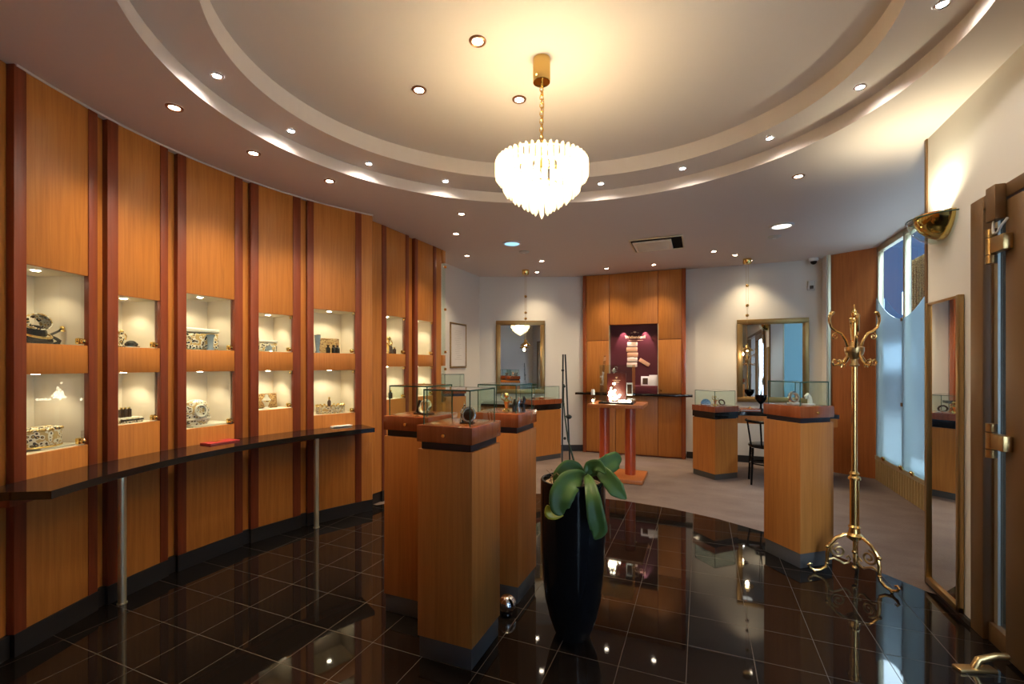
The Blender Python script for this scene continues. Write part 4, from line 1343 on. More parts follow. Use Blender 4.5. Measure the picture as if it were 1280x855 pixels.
# ================================================================== SALES DESKS
def glass_box(t, a, b_, z0, z1, M0=None):
    th = 0.005
    mb = MB()
    mb.box(-a, a, -b_, -b_ + th, z0, z1 - th, M=M0); mb.box(-a, a, b_ - th, b_, z0, z1 - th, M=M0); mb.box(-a, -a + th, -b_ + th, b_ - th, z0, z1 - th, M=M0); mb.box(a - th, a, -b_ + th, b_ - th, z0, z1 - th, M=M0)
    mb.box(-a, a, -b_, b_, z1 - th, z1, M=M0)
    gl = mb.build('glass_case', M['glass_case'], t, smooth=False)
    mb = MB(); e = 0.0022
    for x in (-a, a):
        for y in (-b_, b_):
            mb.box(x - e, x + e, y - e, y + e, z0, z1, M=M0)
    for y in (-b_, b_):
        mb.box(-a, a, y - e, y + e, z1 - th, z1 + 0.0005, M=M0)
    for x in (-a, a):
        mb.box(x - e, x + e, -b_, b_, z1 - th, z1 + 0.0005, M=M0)
    mb.build('glass_edges', M['glass_edge'], gl)


def sq(cx, cy, hw, hd, rz):
    c, s = math.cos(rz), math.sin(rz)
    return [(cx + x * c - y * s, cy + x * s + y * c) for x, y in ((-hw, -hd), (hw, -hd), (hw, hd), (-hw, hd))]


def desk(label, cx, cy, rz, hw, hd, top_ext, apron_pts, legs):
    t = thing('sales_desk', label, 'desk', (0, 0, 0), 0, 'sales desks by the rear wall')
    mb = MB(); mb.prism(sq(cx, cy, hw - 0.004, hd - 0.004, rz), 0, 0.07); mb.build('plinth', M['slate'], t)
    mb = MB(); mb.prism(sq(cx, cy, hw, hd, rz), 0.07, 0.753); mb.build('body', M['wood'], t)
    mb = MB(); mb.prism(sq(cx, cy, hw - 0.012, hd - 0.012, rz), 0.753, 0.765); mb.prism(sq(cx, cy, hw + 0.004, hd + 0.004, rz), 0.7651, 0.84); mb.prism(top_ext, 0.79, 0.8385); mb.build('worktop', M['black'], t)
    mb = MB()
    wall_poly(mb, apron_pts, 0.69, 0.789, 0.018); mb.build('apron', M['wood'], t)
    for x, y in legs:
        mb = MB(); mb.box(x - 0.02, x + 0.02, y - 0.2, y + 0.2, 0, 0.789, 0.003); mb.build('leg', M['wood'], t)
    c_ = (cx, cy)
    mb = MB(); mb.prism(sq(cx, cy, hw + 0.008, hd + 0.008, rz), 0.8405, 0.912); mb.build('cap', M['wood_red'], t)
    glass_box(t, hw - 0.02, hd - 0.02, 0.912, 1.105, Matrix.Translation((cx, cy, 0)) @ Matrix.Rotation(rz, 4, 'Z'))
    return t


dr = desk('sales desk with glass cabinet and wood body under the right gilt mirror', 0.168, 6.44, R(43), 0.185, 0.19,
          [(0.10, 6.47), (0.36, 6.42), (0.60, 6.47), (1.52, 6.47), (1.52, 7.10), (0.25, 7.10), (0.10, 6.70)], [(0.42, 6.476), (1.50, 6.476)], [(1.46, 6.80)])
ZD = 0.8385
rzl = R(57.7)
el = Vector((math.cos(rzl), math.sin(rzl))); nl_ = Vector((-el.y, el.x))
Rr = Vector((-1.995, 6.765)); Ff = Rr - el * 0.52
cl = (Rr + Ff) / 2 + nl_ * 0.20
dl = desk('sales desk with glass cabinet under the left gilt mirror', cl.x, cl.y, rzl, 0.26, 0.20,
          [tuple(cl - el * 0.1), (cl.x + 0.1, cl.y + 0.2), (-2.55, 7.05), (-3.30, 6.74), (-3.12, 6.25), (-2.6, 6.3)], [(-3.10, 6.34), (-2.58, 6.40)], [(-3.14, 6.52)])
ZG = 0.912
# contents of the desk cases and things on the desks
t = thing('watch_stand', 'silver fan shaped stand in the right desk case', 'jewellery stand', (0.06, 6.40, ZG), R(20)); t.scale = (1.3, 1.3, 1.3)
mb = MB(); mb.lathe([(0, -0.004), (0.05, -0.004), (0.05, 0.004), (0, 0.004)], 20, a0=0, a1=PI, M=Matrix.Translation((0, 0, 0.012)) @ Matrix.Rotation(R(75), 4, 'X')); mb.build('fan', M['silver'], t); mb = MB(); mb.box(-0.04, 0.04, -0.015, 0.03, 0, 0.012, 0.003); mb.build('base', M['chrome'], t)
t = thing('figurine', 'small gilt figure in the right desk case', 'figurine', (0.17, 6.40, ZG), 0); t.scale = (1.3, 1.3, 1.3); figurine(t, 0.10, 'gold')
t = thing('bracelet_stand', 'dark bracelet rest in the right desk case', 'jewellery stand', (0.25, 6.44, ZG), R(30)); t.scale = (1.3, 1.3, 1.3)
mb = MB(); mb.torus((0, 0, 0.03), 0.028, 0.007, 20, 8, M=Matrix.Rotation(R(60), 4, 'X')); mb.build('bracelet', M['darkbrown'], t); mb = MB(); mb.box(-0.04, 0.04, -0.02, 0.02, 0, 0.008, 0.002); mb.build('rest', M['silver'], t)
p = P(936, 515, ZD + 0.01)
t = thing('folder', 'red brown leather folder on the right sales desk', 'folder', (0.575, 6.575, ZD), R(8)); t.scale = (1, 1, 1.6)
mb = MB(); mb.box(-0.12, 0.12, -0.085, 0.085, 0, 0.006, 0.002); mb.box(-0.12, 0.12, -0.085, 0.085, 0.014, 0.02, 0.002); mb.build('cover', M['wood_red'], t); mb = MB(); mb.box(-0.112, 0.112, -0.08, 0.08, 0.006, 0.014); mb.build('pages', M['paper'], t)
t = thing('desk_bell', 'tiny polished bell behind the leather folder', 'bell', (0.60, 6.72, ZD), 0); t.scale = (1.3, 1.3, 1.3)
mb = MB(); mb.lathe([(0.026, 0.006), (0.025, 0.014), (0.018, 0.026), (0.004, 0.032), (0, 0.032)], 20); mb.ball((0, 0, 0.037), 0.005, 10, 8); mb.build('dome', M['brass_pol'], t); mb = MB(); mb.lathe([(0, 0), (0.03, 0), (0.03, 0.006), (0, 0.006)], 20); mb.build('base', M['dark'], t)
t = thing('goblet_vase', 'black goblet vase with bare dark twigs on the right sales desk', 'vase', (0.725, 6.73, ZD), 0)
mb = MB(); mb.lathe([(0, 0), (0.05, 0), (0.045, 0.01), (0.014, 0.03), (0.012, 0.08), (0.04, 0.11), (0.068, 0.15), (0.072, 0.20), (0.065, 0.20), (0.058, 0.15), (0.02, 0.11), (0, 0.11)], 28); mb.build('goblet', M['lacquer'], t)
mb = MB()
for dx, dy, h in ((-0.02, 0, 0.62), (0.012, 0.01, 0.66), (0.03, -0.01, 0.45)):
    mb.tube([(0, 0, 0.12), (dx * 0.5, dy, 0.3), (dx, dy, h)], [0.005, 0.004, 0.003], 6)
mb.build('twigs', M['stake'], t)
t = thing('jewel_dish', 'gilt dish of trinkets in the left desk case', 'dish', (cl.x + 0.02, cl.y + 0.02, ZG), 0)
mb = MB(); mb.lathe([(0, 0), (0.03, 0), (0.05, 0.02), (0.046, 0.02), (0.028, 0.006), (0, 0.006)], 20); mb.build('dish', M['gold'], t); mb = MB(); mb.ball((0.0, 0, 0.022), 0.016, 10, 8); mb.ball((0.022, 0.008, 0.02), 0.012, 10, 8); mb.build('trinkets', M['ivory'], t)
t = thing('bracelet_stand', 'silver bracelet on a block in the left desk case', 'jewellery stand', (cl.x - 0.10, cl.y - 0.04, ZG), R(40))
mb = MB(); mb.box(-0.03, 0.03, -0.02, 0.02, 0, 0.02, 0.003); mb.build('block', M['dark'], t); mb = MB(); mb.torus((0, 0, 0.045), 0.026, 0.006, 20, 8, M=Matrix.Rotation(R(75), 4, 'X')); mb.build('bracelet', M['silver'], t)

# bentwood chair
t = thing('chair', 'black round seated chair drawn up to the right sales desk', 'chair', (0.745, 6.26, 0), R(0))
mb = MB(); mb.lathe([(0, 0.475), (0.15, 0.48), (0.205, 0.472), (0.212, 0.455), (0.2, 0.44), (0, 0.44)], 36); mb.build('seat', M['lacquer'], t)
for x, y in ((-0.17, 0.13), (0.17, 0.13), (-0.17, -0.14), (0.17, -0.14)):
    mb = MB(); mb.tube([(x * 1.1, y * 1.1, 0), (x, y, 0.44)], [0.012, 0.014], 10); mb.build('leg', M['lacquer'], t)
mb = MB(); mb.torus((0, 0, 0.24), 0.185, 0.008, 36, 8, M=Matrix.Diagonal((1, 0.82, 1, 1))); mb.build('stretcher', M['lacquer'], t)
mb = MB(); mb.torus((0, 0.0, 0.755), 0.23, 0.016, 28, 10, a0=PI * 0.93, a1=PI * 2.07); mb.build('backrest', M['lacquer'], t)
for a in (PI * 1.08, PI * 1.36, PI * 1.64, PI * 1.92):
    mb = MB(); mb.tube([(0.185 * math.cos(a), 0.185 * math.sin(a), 0.45), (0.23 * math.cos(a), 0.23 * math.sin(a), 0.755)], 0.010, 8); mb.build('back_post', M['lacquer'], t)

# ================================================================== MIRRORS, PICTURE, SMALL WALL THINGS
def framed(name, label, cat, A, B, u0, u1, v0, v1, fw, frame_m, inner, inner_name, ux=None, depth=0.035):
    p = PL(u0, (v0 + v1) / 2, A, B); q = PL(u1, (v0 + v1) / 2, A, B)
    pt_, pb_ = PL((u0 + u1) / 2, v0, A, B), PL((u0 + u1) / 2, v1, A, B)
    d = Vector((q.x - p.x, q.y - p.y)); W = d.length; d.normalize()
    Hh = pt_.z - pb_.z
    t = thing(name, label, cat, (p.x, p.y, pb_.z), math.atan2(d.y, d.x))
    for nm, bx in (('frame', ((0, W, 0, fw), (0, W, Hh - fw, Hh), (0, fw, fw, Hh - fw), (W - fw, W, fw, Hh - fw))),):
        mb = MB()
        for x0, x1, z0, z1 in bx:
            mb.box(x0, x1, -depth, -0.001, z0, z1, 0.006)
        f2 = fw * 0.72
        for x0, x1, z0, z1 in ((f2, W - f2, f2, fw + 0.012), (f2, W - f2, Hh - fw - 0.012, Hh - f2), (f2, fw + 0.012, fw, Hh - fw), (W - fw - 0.012, W - f2, fw, Hh - fw)):
            mb.box(x0, x1, -depth * 0.7, -0.002, z0, z1, 0.003)
        mb.build(nm, M[frame_m], t)
    mb = MB(); mb.box(fw - 0.004, W - fw + 0.004, -0.014, -0.002, fw - 0.004, Hh - fw + 0.004); mb.build(inner_name, inner, t)
    return t, W, Hh


framed('wall_mirror', 'gilt framed mirror on the angled wall left of the rear cabinet', 'mirror', WBL_A, WBL_B, 620, 681, 401, 492, 0.065, 'gold_leaf', M['mirror'], 'mirror_glass')
framed('wall_mirror', 'gilt framed mirror on the white wall right of the rear cabinet', 'mirror', (-2, 7.5), (0, 7.5), 921, 1011, 398.5, 503, 0.066, 'gold_leaf', M['mirror'], 'mirror_glass')
t, W, Hh = framed('framed_picture', 'pale framed picture on the short white side wall', 'picture', (-3.42, 5.2), (-3.42, 6.8), 562, 582, 404, 460, 0.02, 'brass_old', M['paper'], 'print', depth=0.02)
mb = MB()
random.seed(5)
for i in range(16):
    z = Hh * 0.82 - i * Hh * 0.042
    mb.box(W * 0.5 - random.uniform(0.05, 0.12), W * 0.5 + random.uniform(0.02, 0.1), -0.0152, -0.0142, z, z + 0.005)
mb.build('faint_drawing', M['grey_plastic'], t)

# tall mirror on the right wall
pm0, pm1 = PL(1163.5, 400, (XR, 0), (XR, 5)), PL(1206, 400, (XR, 0), (XR, 5))
ya, yb = pm1.y, pm0.y
t = thing('tall_mirror', 'tall narrow brass framed mirror on the wall beside the entrance', 'mirror', (XR, (ya + yb) / 2, 0.03))
hw = (yb - ya) / 2
mb = MB(); mb.box(-0.03, -0.001, -hw, -hw + 0.028, 0, 1.80, 0.004); mb.box(-0.03, -0.001, hw - 0.016, hw, 0, 1.80, 0.004); mb.box(-0.03, -0.001, -hw, hw, 0, 0.035, 0.004); mb.box(-0.02, -0.001, -hw, hw, 1.785, 1.80, 0.003); mb.build('frame', M['brass_old'], t)
mb = MB(); mb.box(-0.014, -0.002, -hw + 0.03, hw - 0.018, 0.03, 1.79); mb.build('mirror_glass', M['mirror'], t)

# wall sconce: quarter bowl of polished brass in a glass shell
ps = PL(1180, 285, (XR, 0), (XR, 5))
t = thing('wall_sconce', 'polished brass half bowl uplighter on the right wall above the tall mirror', 'wall lamp', (XR, ps.y, 2.345))
n_ = 24
prof = [(0, -0.155), (0.04, -0.150), (0.085, -0.128), (0.125, -0.09), (0.15, -0.045), (0.16, 0.0), (0.154, 0.0), (0.143, -0.045), (0.118, -0.085), (0.08, -0.12), (0.038, -0.142), (0, -0.147)]
prof = [(r * 0.92, z * 0.95) for r, z in prof]
mb = MB(); mb.lathe(prof, n_, a0=PI / 2, a1=3 * PI / 2); mb.build('bowl', M['brass_pol'], t)
prof2 = [(0.02, -0.19), (0.07, -0.178), (0.125, -0.145), (0.165, -0.10), (0.19, -0.05), (0.198, -0.008), (0.193, -0.008), (0.184, -0.05), (0.16, -0.097), (0.12, -0.14), (0.066, -0.172), (0.02, -0.184)]
prof2 = [(r * 0.90, z * 0.86 - 0.012) for r, z in prof2]
mb = MB(); mb.lathe(prof2, n_, a0=PI / 2, a1=3 * PI / 2); mb.build('glass_shell', M['glass_case'], t)
mb = MB(); mb.torus((0, 0, -0.019), 0.176, 0.004, 24, 8, a0=PI / 2, a1=3 * PI / 2); mb.build('shell_rim', M['glass_edge'], t)
mb = MB(); mb.cone((-0.06, -0.04, -0.04), (-0.06, 0.04, -0.04), 0.006, n=10); mb.build('lamp', M['bulb'], t)
mb = MB(); mb.box(-0.012, -0.001, -0.06, 0.06, -0.14, -0.03, 0.003); mb.build('wall_plate', M['brass'], t)
spot('sconce_up', (XR - 0.07, ps.y, 2.36), (XR + 0.0, ps.y - 0.02, 2.91), 13, 150, 0.8, (1.0, 0.90, 0.62), 0.03)

# dome camera, motion sensor
pd = P(1017, 324, ZC)
t = thing('dome_camera', 'white dome security camera at the rear right ceiling corner', 'security camera', (1.44, 7.40, ZC))
mb = MB(); mb.lathe([(0, 0), (0.06, 0), (0.062, -0.03), (0.05, -0.045), (0, -0.045)], 24); mb.build('housing', M['white_plastic'], t); mb = MB(); mb.ball((0, -0.01, -0.05), (0.04, 0.04, 0.04), 18, 12); mb.build('dome', M['blackglass'], t)
pq = PL(1013.5, 363, (-2, 7.5), (0, 7.5))
t = thing('motion_sensor', 'small white motion sensor on the wall below the dome camera', 'sensor', (pq.x, 7.5, pq.z))
mb = MB(); mb.box(-0.045, 0.045, -0.05, -0.001, -0.0, 0.13, 0.012, seg=3); mb.build('housing', M['grey_plastic'], t); mb = MB(); mb.box(-0.022, 0.022, -0.056, -0.049, 0.015, 0.06, 0.004); mb.build('lens', M['darkbrown'], t)

# ================================================================== COAT STAND
bx, by = 0.957, 3.715
t = thing('coat_stand', 'ornate brass coat stand on scrolled feet beside the solitary pedestal', 'coat stand', (bx, by, 0))
mb = MB(); mb.tube([(0, 0, 0.27), (0, 0, 0.66)], 0.027, 20); mb.build('lower_pole', M['brass'], t)
mb = MB(); mb.tube([(0, 0, 0.66), (0, 0, 1.72)], 0.0165, 20); mb.lathe([(0.02, 0.655), (0.036, 0.66), (0.036, 0.672), (0.024, 0.685), (0.03, 0.70), (0.018, 0.715)], 24); mb.build('pole', M['brass'], t)
mb = MB(); mb.lathe([(0.0, 0.24), (0.02, 0.245), (0.045, 0.265), (0.05, 0.285), (0.034, 0.30), (0.03, 0.33), (0.036, 0.34), (0.026, 0.355)], 24); mb.build('collar', M['brass'], t)
mb = MB(); mb.lathe([(0.018, 1.42), (0.03, 1.43), (0.02, 1.445), (0.02, 1.47), (0.05, 1.505), (0.055, 1.525), (0.055, 1.55), (0.03, 1.56), (0.02, 1.59)], 24); mb.build('hub', M['brass_old'], t)
mb = MB(); mb.lathe([(0.016, 1.715), (0.026, 1.72), (0.024, 1.735), (0.012, 1.75), (0.020, 1.775), (0.016, 1.795), (0.004, 1.815), (0.003, 1.84), (0, 1.842)], 20); mb.build('finial', M['brass_pol'], t)


def rotz(pts, a):
    c, s = math.cos(a), math.sin(a)
    return [(x * c - y * s, x * s + y * c, z) for x, y, z in pts]


def spiral(cx, cz, r0, turns, a0, n=22, sgn=1):
    return [(cx + r0 * (1 - 0.8 * i / n) * math.cos(a0 + sgn * turns * 2 * PI * i / n), 0, cz + r0 * (1 - 0.8 * i / n) * math.sin(a0 + sgn * turns * 2 * PI * i / n)) for i in range(n + 1)]


feet = [Vector((0.70, 3.69)), Vector((1.135, 3.50)), Vector((1.04, 3.965))]
for f in feet:
    a = math.atan2(f.y - by, f.x - bx)
    Rf = 0.262
    pts = [(0.02, 0, 0.285), (0.06, 0, 0.280), (0.105, 0, 0.255), (0.145, 0, 0.205), (0.158, 0, 0.14), (0.158, 0, 0.085), (0.165, 0, 0.05), (0.195, 0, 0.026), (0.235, 0, 0.018), (0.262, 0, 0.03), (0.272, 0, 0.05), (0.262, 0, 0.062), (0.25, 0, 0.055)]
    mb = MB(); mb.tube(rotz(pts, a), [0.012, 0.0115, 0.011, 0.011, 0.011, 0.011, 0.011, 0.010, 0.010, 0.009, 0.008, 0.007, 0.006], 10)
    mb.ball(rotz([(0.232, 0, 0.010)], a)[0], 0.011, 10, 8); mb.ball(rotz([(0.158, 0, 0.19)], a)[0], 0.014, 10, 8); mb.ball(rotz([(0.16, 0, 0.075)], a)[0], 0.013, 10, 8)
    mb.build('leg', M['brass'], t)
    mb = MB(); mb.tube(rotz(spiral(0.094, 0.168, 0.050, 1.6, PI * 0.5, 26, -1), a), 0.0068, 8)
    mb.tube(rotz([(0.155, 0, 0.10), (0.12, 0, 0.115), (0.085, 0, 0.10), (0.06, 0, 0.085), (0.035, 0, 0.095), (0.022, 0, 0.12), (0.035, 0, 0.14), (0.048, 0, 0.125)], a), 0.0068, 8)
    mb.build('scroll', M['brass_old'], t)
mb = MB(); mb.tube([(0, 0, 0.27), (0, 0, 0.07)], [0.010, 0.008], 10); mb.ball((0, 0, 0.065), 0.016, 12, 8); mb.ball((0, 0, 0.17), 0.015, 12, 8); mb.build('centre_drop', M['brass'], t)
base_a = math.atan2(SY, CY)
for k in range(6):
    a = base_a + k * PI / 3
    up = k % 1 == 0
    pts = [(0.04, 0, 1.545), (0.06, 0, 1.60), (0.09, 0, 1.645), (0.125, 0, 1.66), (0.155, 0, 1.685), (0.170, 0, 1.73), (0.165, 0, 1.765), (0.15, 0, 1.785)]
    if k in (0, 3, 1, 4):
        if k in (1, 4):
            pts = [(x * 0.9, y, z - 0.03) for x, y, z in pts]
        mb = MB(); mb.tube(rotz(pts, a), [0.010, 0.009, 0.0085, 0.008, 0.008, 0.008, 0.010, 0.014], 10)
        e = rotz([pts[-1]], a)[0]
        mb.ball(e, (0.016, 0.016, 0.009), 12, 8)
        mb.tube(rotz(spiral(0.128, 1.625, 0.026, 1.3, PI * 0.6, 18, -1), a), 0.004, 7)
        mb.build('upper_arm', M['brass'], t)
    else:
        pass
for k in range(4):
    a = base_a + k * PI / 2 + 0.0
    pts = [(0.045, 0, 1.53), (0.05, 0, 1.49), (0.075, 0, 1.455), (0.105, 0, 1.435), (0.14, 0, 1.43), (0.150, 0, 1.45), (0.138, 0, 1.468), (0.118, 0, 1.462), (0.10, 0, 1.445), (0.085, 0, 1.43), (0.09, 0, 1.415)]
    mb = MB(); mb.tube(rotz(pts, a), [0.009, 0.008, 0.008, 0.008, 0.007, 0.007, 0.007, 0.006, 0.006, 0.005, 0.004], 10); mb.build('lower_hook', M['brass'], t)

# door stop on the floor by the entrance
t = thing('door_stop', 'brass door stop on the floor under the entrance door', 'door stop', (1.20, 2.80, 0), R(20))
mb = MB(); mb.box(-0.10, 0.07, -0.025, 0.025, 0, 0.016, 0.005); mb.build('foot', M['brass_old'], t)
mb = MB(); mb.tube([(-0.02, 0, 0.01), (0.0, 0, 0.05), (0.08, 0, 0.07), (0.13, 0, 0.07)], [0.016, 0.016, 0.014, 0.014], 12); mb.build('arm', M['brass_old'], t)

# ================================================================== CEILING FIXTURES
def make_downlight(name, label, loc, group, lens, r=0.042):
    t = thing(name, label, 'ceiling light', loc, 0, group)
    mb = MB(); mb.lathe([(r * 0.66, -0.001), (r * 0.66, -0.006), (r * 0.86, -0.010), (r * 1.02, -0.007), (r * 1.08, -0.001)], 28); mb.build('trim_ring', M['copper_trim'], t)
    mb = MB(); mb.lathe([(0, -0.004), (r * 0.66, -0.004), (r * 0.66, -0.001), (0, -0.001)], 24); mb.build('lens', lens, t)
    return t


GL = 'recessed downlights in the lower ceiling'
LOW = [((218, 134), 'recessed downlight above the first wide showcase bay, nearest the viewer', 26),
       ((317, 191), 'recessed downlight above the red folder', 26),
       ((412, 226), 'recessed downlight above the right ledge leg', 26),
       ((577, 267), 'recessed downlight beyond the coffer, closest to it on the pedestal side', 16),
       ((570, 292), 'recessed downlight in front of the last showcase bay', 16),
       ((584, 319.5), 'recessed downlight in front of the framed picture', 16),
       ((677, 326), 'recessed downlight right of the left pendant canopy', 14),
       ((656, 333), 'recessed downlight right behind the left pendant canopy', 15),
       ((756, 333), 'recessed downlight above the left part of the rear cabinet', 16),
       ((817, 330), 'recessed downlight above the right part of the rear cabinet', 16),
       ((892, 314), 'recessed downlight above the right desk cabinet', 14),
       ((919, 318.5), 'recessed downlight left of the right pendant canopy', 14),
       ((938, 325.5), 'recessed downlight right behind the right pendant canopy', 15),
       ((998, 220), 'recessed downlight above the solitary pedestal', 26)]
dl0 = None
for (u, v), lab, en in LOW:
    p = P(u, v, ZC)
    if u == 656:
        p = Vector((-2.40, 6.80, ZC))
    if u == 756 or u == 817:
        p.y = 6.95
    if u == 938:
        p = Vector((0.64, 7.2, ZC))
    if dl0 is None:
        dl0 = make_downlight('downlight', lab, p, GL, M['lens_warm'])
    else:
        copy_tree(dl0, p, 0, lab, GL)
    spot('downlight_beam', (p.x, p.y, ZC - 0.015), (p.x, p.y, 0), en * (1.9 if en < 20 else 1.35), 105, 0.85, WARM, 0.03)
UP = [((597, 51), 'downlight in the upper coffer nearest the viewer', 32), ((524, 112), 'downlight in the upper coffer towards the showcase wall', 30), ((649, 124), 'downlight in the upper coffer beside the chandelier chain', 22)]
for (u, v), lab, en in UP:
    p = P(u, v, ZU)
    copy_tree(dl0, p, 0, lab, 'downlights in the upper coffer')
    spot('coffer_beam', (p.x, p.y, ZU - 0.015), (p.x, p.y, 0), en, 95, 0.8, WARM, 0.03)
ring0 = None
RL = [((271, 94), 'blue white coffer spotlight nearest the first showcase bay'), ((364, 163), 'blue white coffer spotlight above the red folder side'), ((461, 204), 'blue white coffer spotlight above the ledge end side'), ((557, 226), 'blue white coffer spotlight left of the chandelier'),
      ((751, 229), 'blue white coffer spotlight right next to the chandelier'), ((853, 210), 'blue white coffer spotlight towards the rear cabinet, second right of the chandelier'), ((962, 172), 'blue white coffer spotlight third right of the chandelier'), ((1075, 108), 'blue white coffer spotlight towards the uplighter wall'), ((1178, 4), 'blue white coffer spotlight at the top edge over the entrance')]
for (u, v), lab in RL:
    p = P(u, v, ZM)
    if ring0 is None:
        ring0 = make_downlight('coffer_spotlight', lab, p, 'spotlights around the middle coffer', M['lens_cool'], 0.030)
        for ch in ring0.children:
            if ch.name.startswith('trim_ring'):
                ch.data.materials[0] = M['chrome']
    else:
        copy_tree(ring0, p, 0, lab, 'spotlights around the middle coffer')
    spot('ring_beam', (p.x, p.y, ZM - 0.013), (p.x, p.y, 0), 5, 160, 0.8, (1.0, 0.86, 0.68), 0.015)
# two flush lamps and two sensors
for (u, v), lab, ln in (((640, 304), 'flush round lamp with blue glow above the left desk', 'lens_blue'), ((977, 282), 'flush round white lamp above the right desk', 'lens_white')):
    p = P(u, v, ZC)
    t = thing('flush_lamp', lab, 'ceiling light', p)
    mb = MB(); mb.lathe([(0.09, -0.001), (0.09, -0.012), (0.10, -0.016), (0.115, -0.010), (0.118, -0.001)], 36); mb.build('rim', M['white_plastic'], t)
    mb = MB(); mb.lathe([(0, -0.012), (0.06, -0.011), (0.09, -0.006), (0.09, -0.002), (0, -0.002)], 32); mb.build('diffuser', M[ln], t)
for (u, v), lab in (((655, 314.5), 'flat round ceiling sensor beside the blue glowing lamp'), ((968, 295.5), 'flat round ceiling sensor beside the white flush lamp')):
    p = P(u, v, ZC)
    t = thing('ceiling_sensor', lab, 'sensor', p)
    mb = MB(); mb.lathe([(0, -0.022), (0.05, -0.020), (0.068, -0.010), (0.07, -0.001), (0, -0.001)], 28); mb.build('housing', M['grey_plastic'], t); mb = MB(); mb.lathe([(0, -0.026), (0.018, -0.025), (0.02, -0.02), (0, -0.02)], 16); mb.build('eye', M['white_plastic'], t)
# air conditioning cassette
c4 = [P(u, v, ZC) for u, v in ((787, 300), (851, 295), (855, 309), (795, 313))]
cc = sum(c4, Vector()) / 4
t = thing('air_vent', 'square ceiling air conditioning cassette before the rear cabinet', 'air vent', (cc.x, cc.y, ZC), 0)
mb = MB()
for x0, x1, y0, y1 in ((-0.30, 0.30, -0.30, -0.285), (-0.30, 0.30, 0.285, 0.30), (-0.30, -0.285, -0.285, 0.285), (0.285, 0.30, -0.285, 0.285)):
    mb.box(x0, x1, y0, y1, -0.016, -0.001, 0.003)
mb.build('frame', M['champagne'], t)
mb = MB(); mb.box(-0.285, 0.285, -0.285, 0.285, -0.008, -0.001); mb.build('dark_gap', M['pitch'], t)
mb = MB(); mb.box(-0.265, 0.165, -0.195, 0.235, -0.020, -0.009); mb.build('grille_back', M['pitch'], t)
mb = MB()
for x0, x1, y0, y1 in ((-0.27, 0.17, -0.20, -0.165), (-0.27, 0.17, 0.205, 0.24), (-0.27, -0.235, -0.165, 0.205), (0.135, 0.17, -0.165, 0.205)):
    mb.box(x0, x1, y0, y1, -0.028, -0.009, 0.003)
for i in range(8):
    y = -0.155 + i * 0.0455
    mb.box(-0.24, 0.14, y, y + 0.026, -0.027, -0.0195, 0.002)
mb.build('grille', M['vent_grey'], t)


# pendants over the desks
def pendant(label, x, y, zshade, wts):
    t = thing('pendant_lamp', label, 'pendant lamp', (x, y, ZC), 0, 'rise and fall pendants over the desks')
    mb = MB(); mb.lathe([(0, -0.001), (0.055, -0.001), (0.055, -0.06), (0.045, -0.075), (0, -0.075)], 24); mb.build('canopy', M['brass_pol'], t)
    L = ZC - zshade
    mb = MB(); mb.tube([(-0.012, 0, -0.07), (-0.012, 0, -L * 0.55)], 0.0022, 6); mb.tube([(0.012, 0, -0.07), (0.012, 0, -L * 0.55)], 0.0022, 6); mb.tube([(0, 0, -L * 0.55), (0, 0, -L + 0.04)], 0.0025, 6); mb.build('cord', M['brass_old'], t)
    mb = MB()
    for wz in wts:
        mb.lathe([(0, 0.022), (0.018, 0.014), (0.024, 0), (0.018, -0.014), (0, -0.022)], 16, (0, 0, -L * wz))
    mb.build('counterweight', M['brass'], t)
    mb = MB(); mb.lathe([(0.012, 0.07), (0.020, 0.05), (0.03, 0.02), (0.075, -0.018), (0.088, -0.03), (0.084, -0.03), (0.07, -0.016), (0.026, 0.014), (0.012, 0.04)], 28, (0, 0, -L)); mb.build('shade', M['brass_pol'], t)
    mb = MB(); mb.ball((0, 0, -L - 0.012), (0.022, 0.022, 0.026), 14, 10); mb.build('bulb', M['bulb'], t)
    point('pendant_glow', (x, y, zshade - 0.06), 2.0, WARM, 0.02)


p = P(657, 337.5, ZC); pendant('brass pendant lamp hanging over the left desk', p.x, p.y, 1.765, (0.36, 0.58, 0.66))
p = P(934, 323.5, ZC); pendant('brass pendant lamp hanging before the right gilt mirror', p.x, p.y, 1.66, (0.30, 0.52, 0.63))

# ================================================================== CHANDELIER
pc = P(677, 74, ZU)
t = thing('chandelier', 'large crystal prism chandelier on a gold chain in the oval coffer', 'chandelier', (pc.x, pc.y, ZU), 0)
mb = MB(); mb.lathe([(0, -0.001), (0.048, -0.001), (0.048, -0.125), (0.046, -0.13), (0, -0.128)], 36); mb.build('canopy', M['brass_pol'], t)
mb = MB()
z = -0.13
k = 0
while z > -0.50:
    mb.torus((0, 0, z - 0.014), 0.010, 0.0028, 14, 6, M=Matrix.Rotation(R(90), 4, 'X' if k % 2 else 'Y') @ Matrix.Diagonal((1.45, 1, 1, 1)) if k % 2 == 0 else Matrix.Rotation(R(90), 4, 'X') @ Matrix.Diagonal((1, 1.45, 1, 1)))
    z -= 0.0225; k += 1
mb.tube([(0.004, 0.0, -0.13), (0.012, 0.004, -0.25), (0.002, 0.008, -0.38), (0.006, 0, -0.52)], 0.0025, 6)
mb.build('chain', M['brass_pol'], t)
ZT = -0.575
mb = MB()
for rr, dz in ((0.235, 0.0), (0.195, -0.045), (0.145, -0.085), (0.095, -0.125), (0.045, -0.16)):
    mb.torus((0, 0, ZT + dz), rr, 0.005, 40, 6)
for a in range(6):
    mb.tube([(0, 0, ZT + 0.03), (0.235 * math.cos(a * PI / 3), 0.235 * math.sin(a * PI / 3), ZT)], 0.004, 6)
mb.tube([(0, 0, -0.52), (0, 0, ZT - 0.20)], 0.008, 8)
mb.build('tier_frame', M['brass'], t)


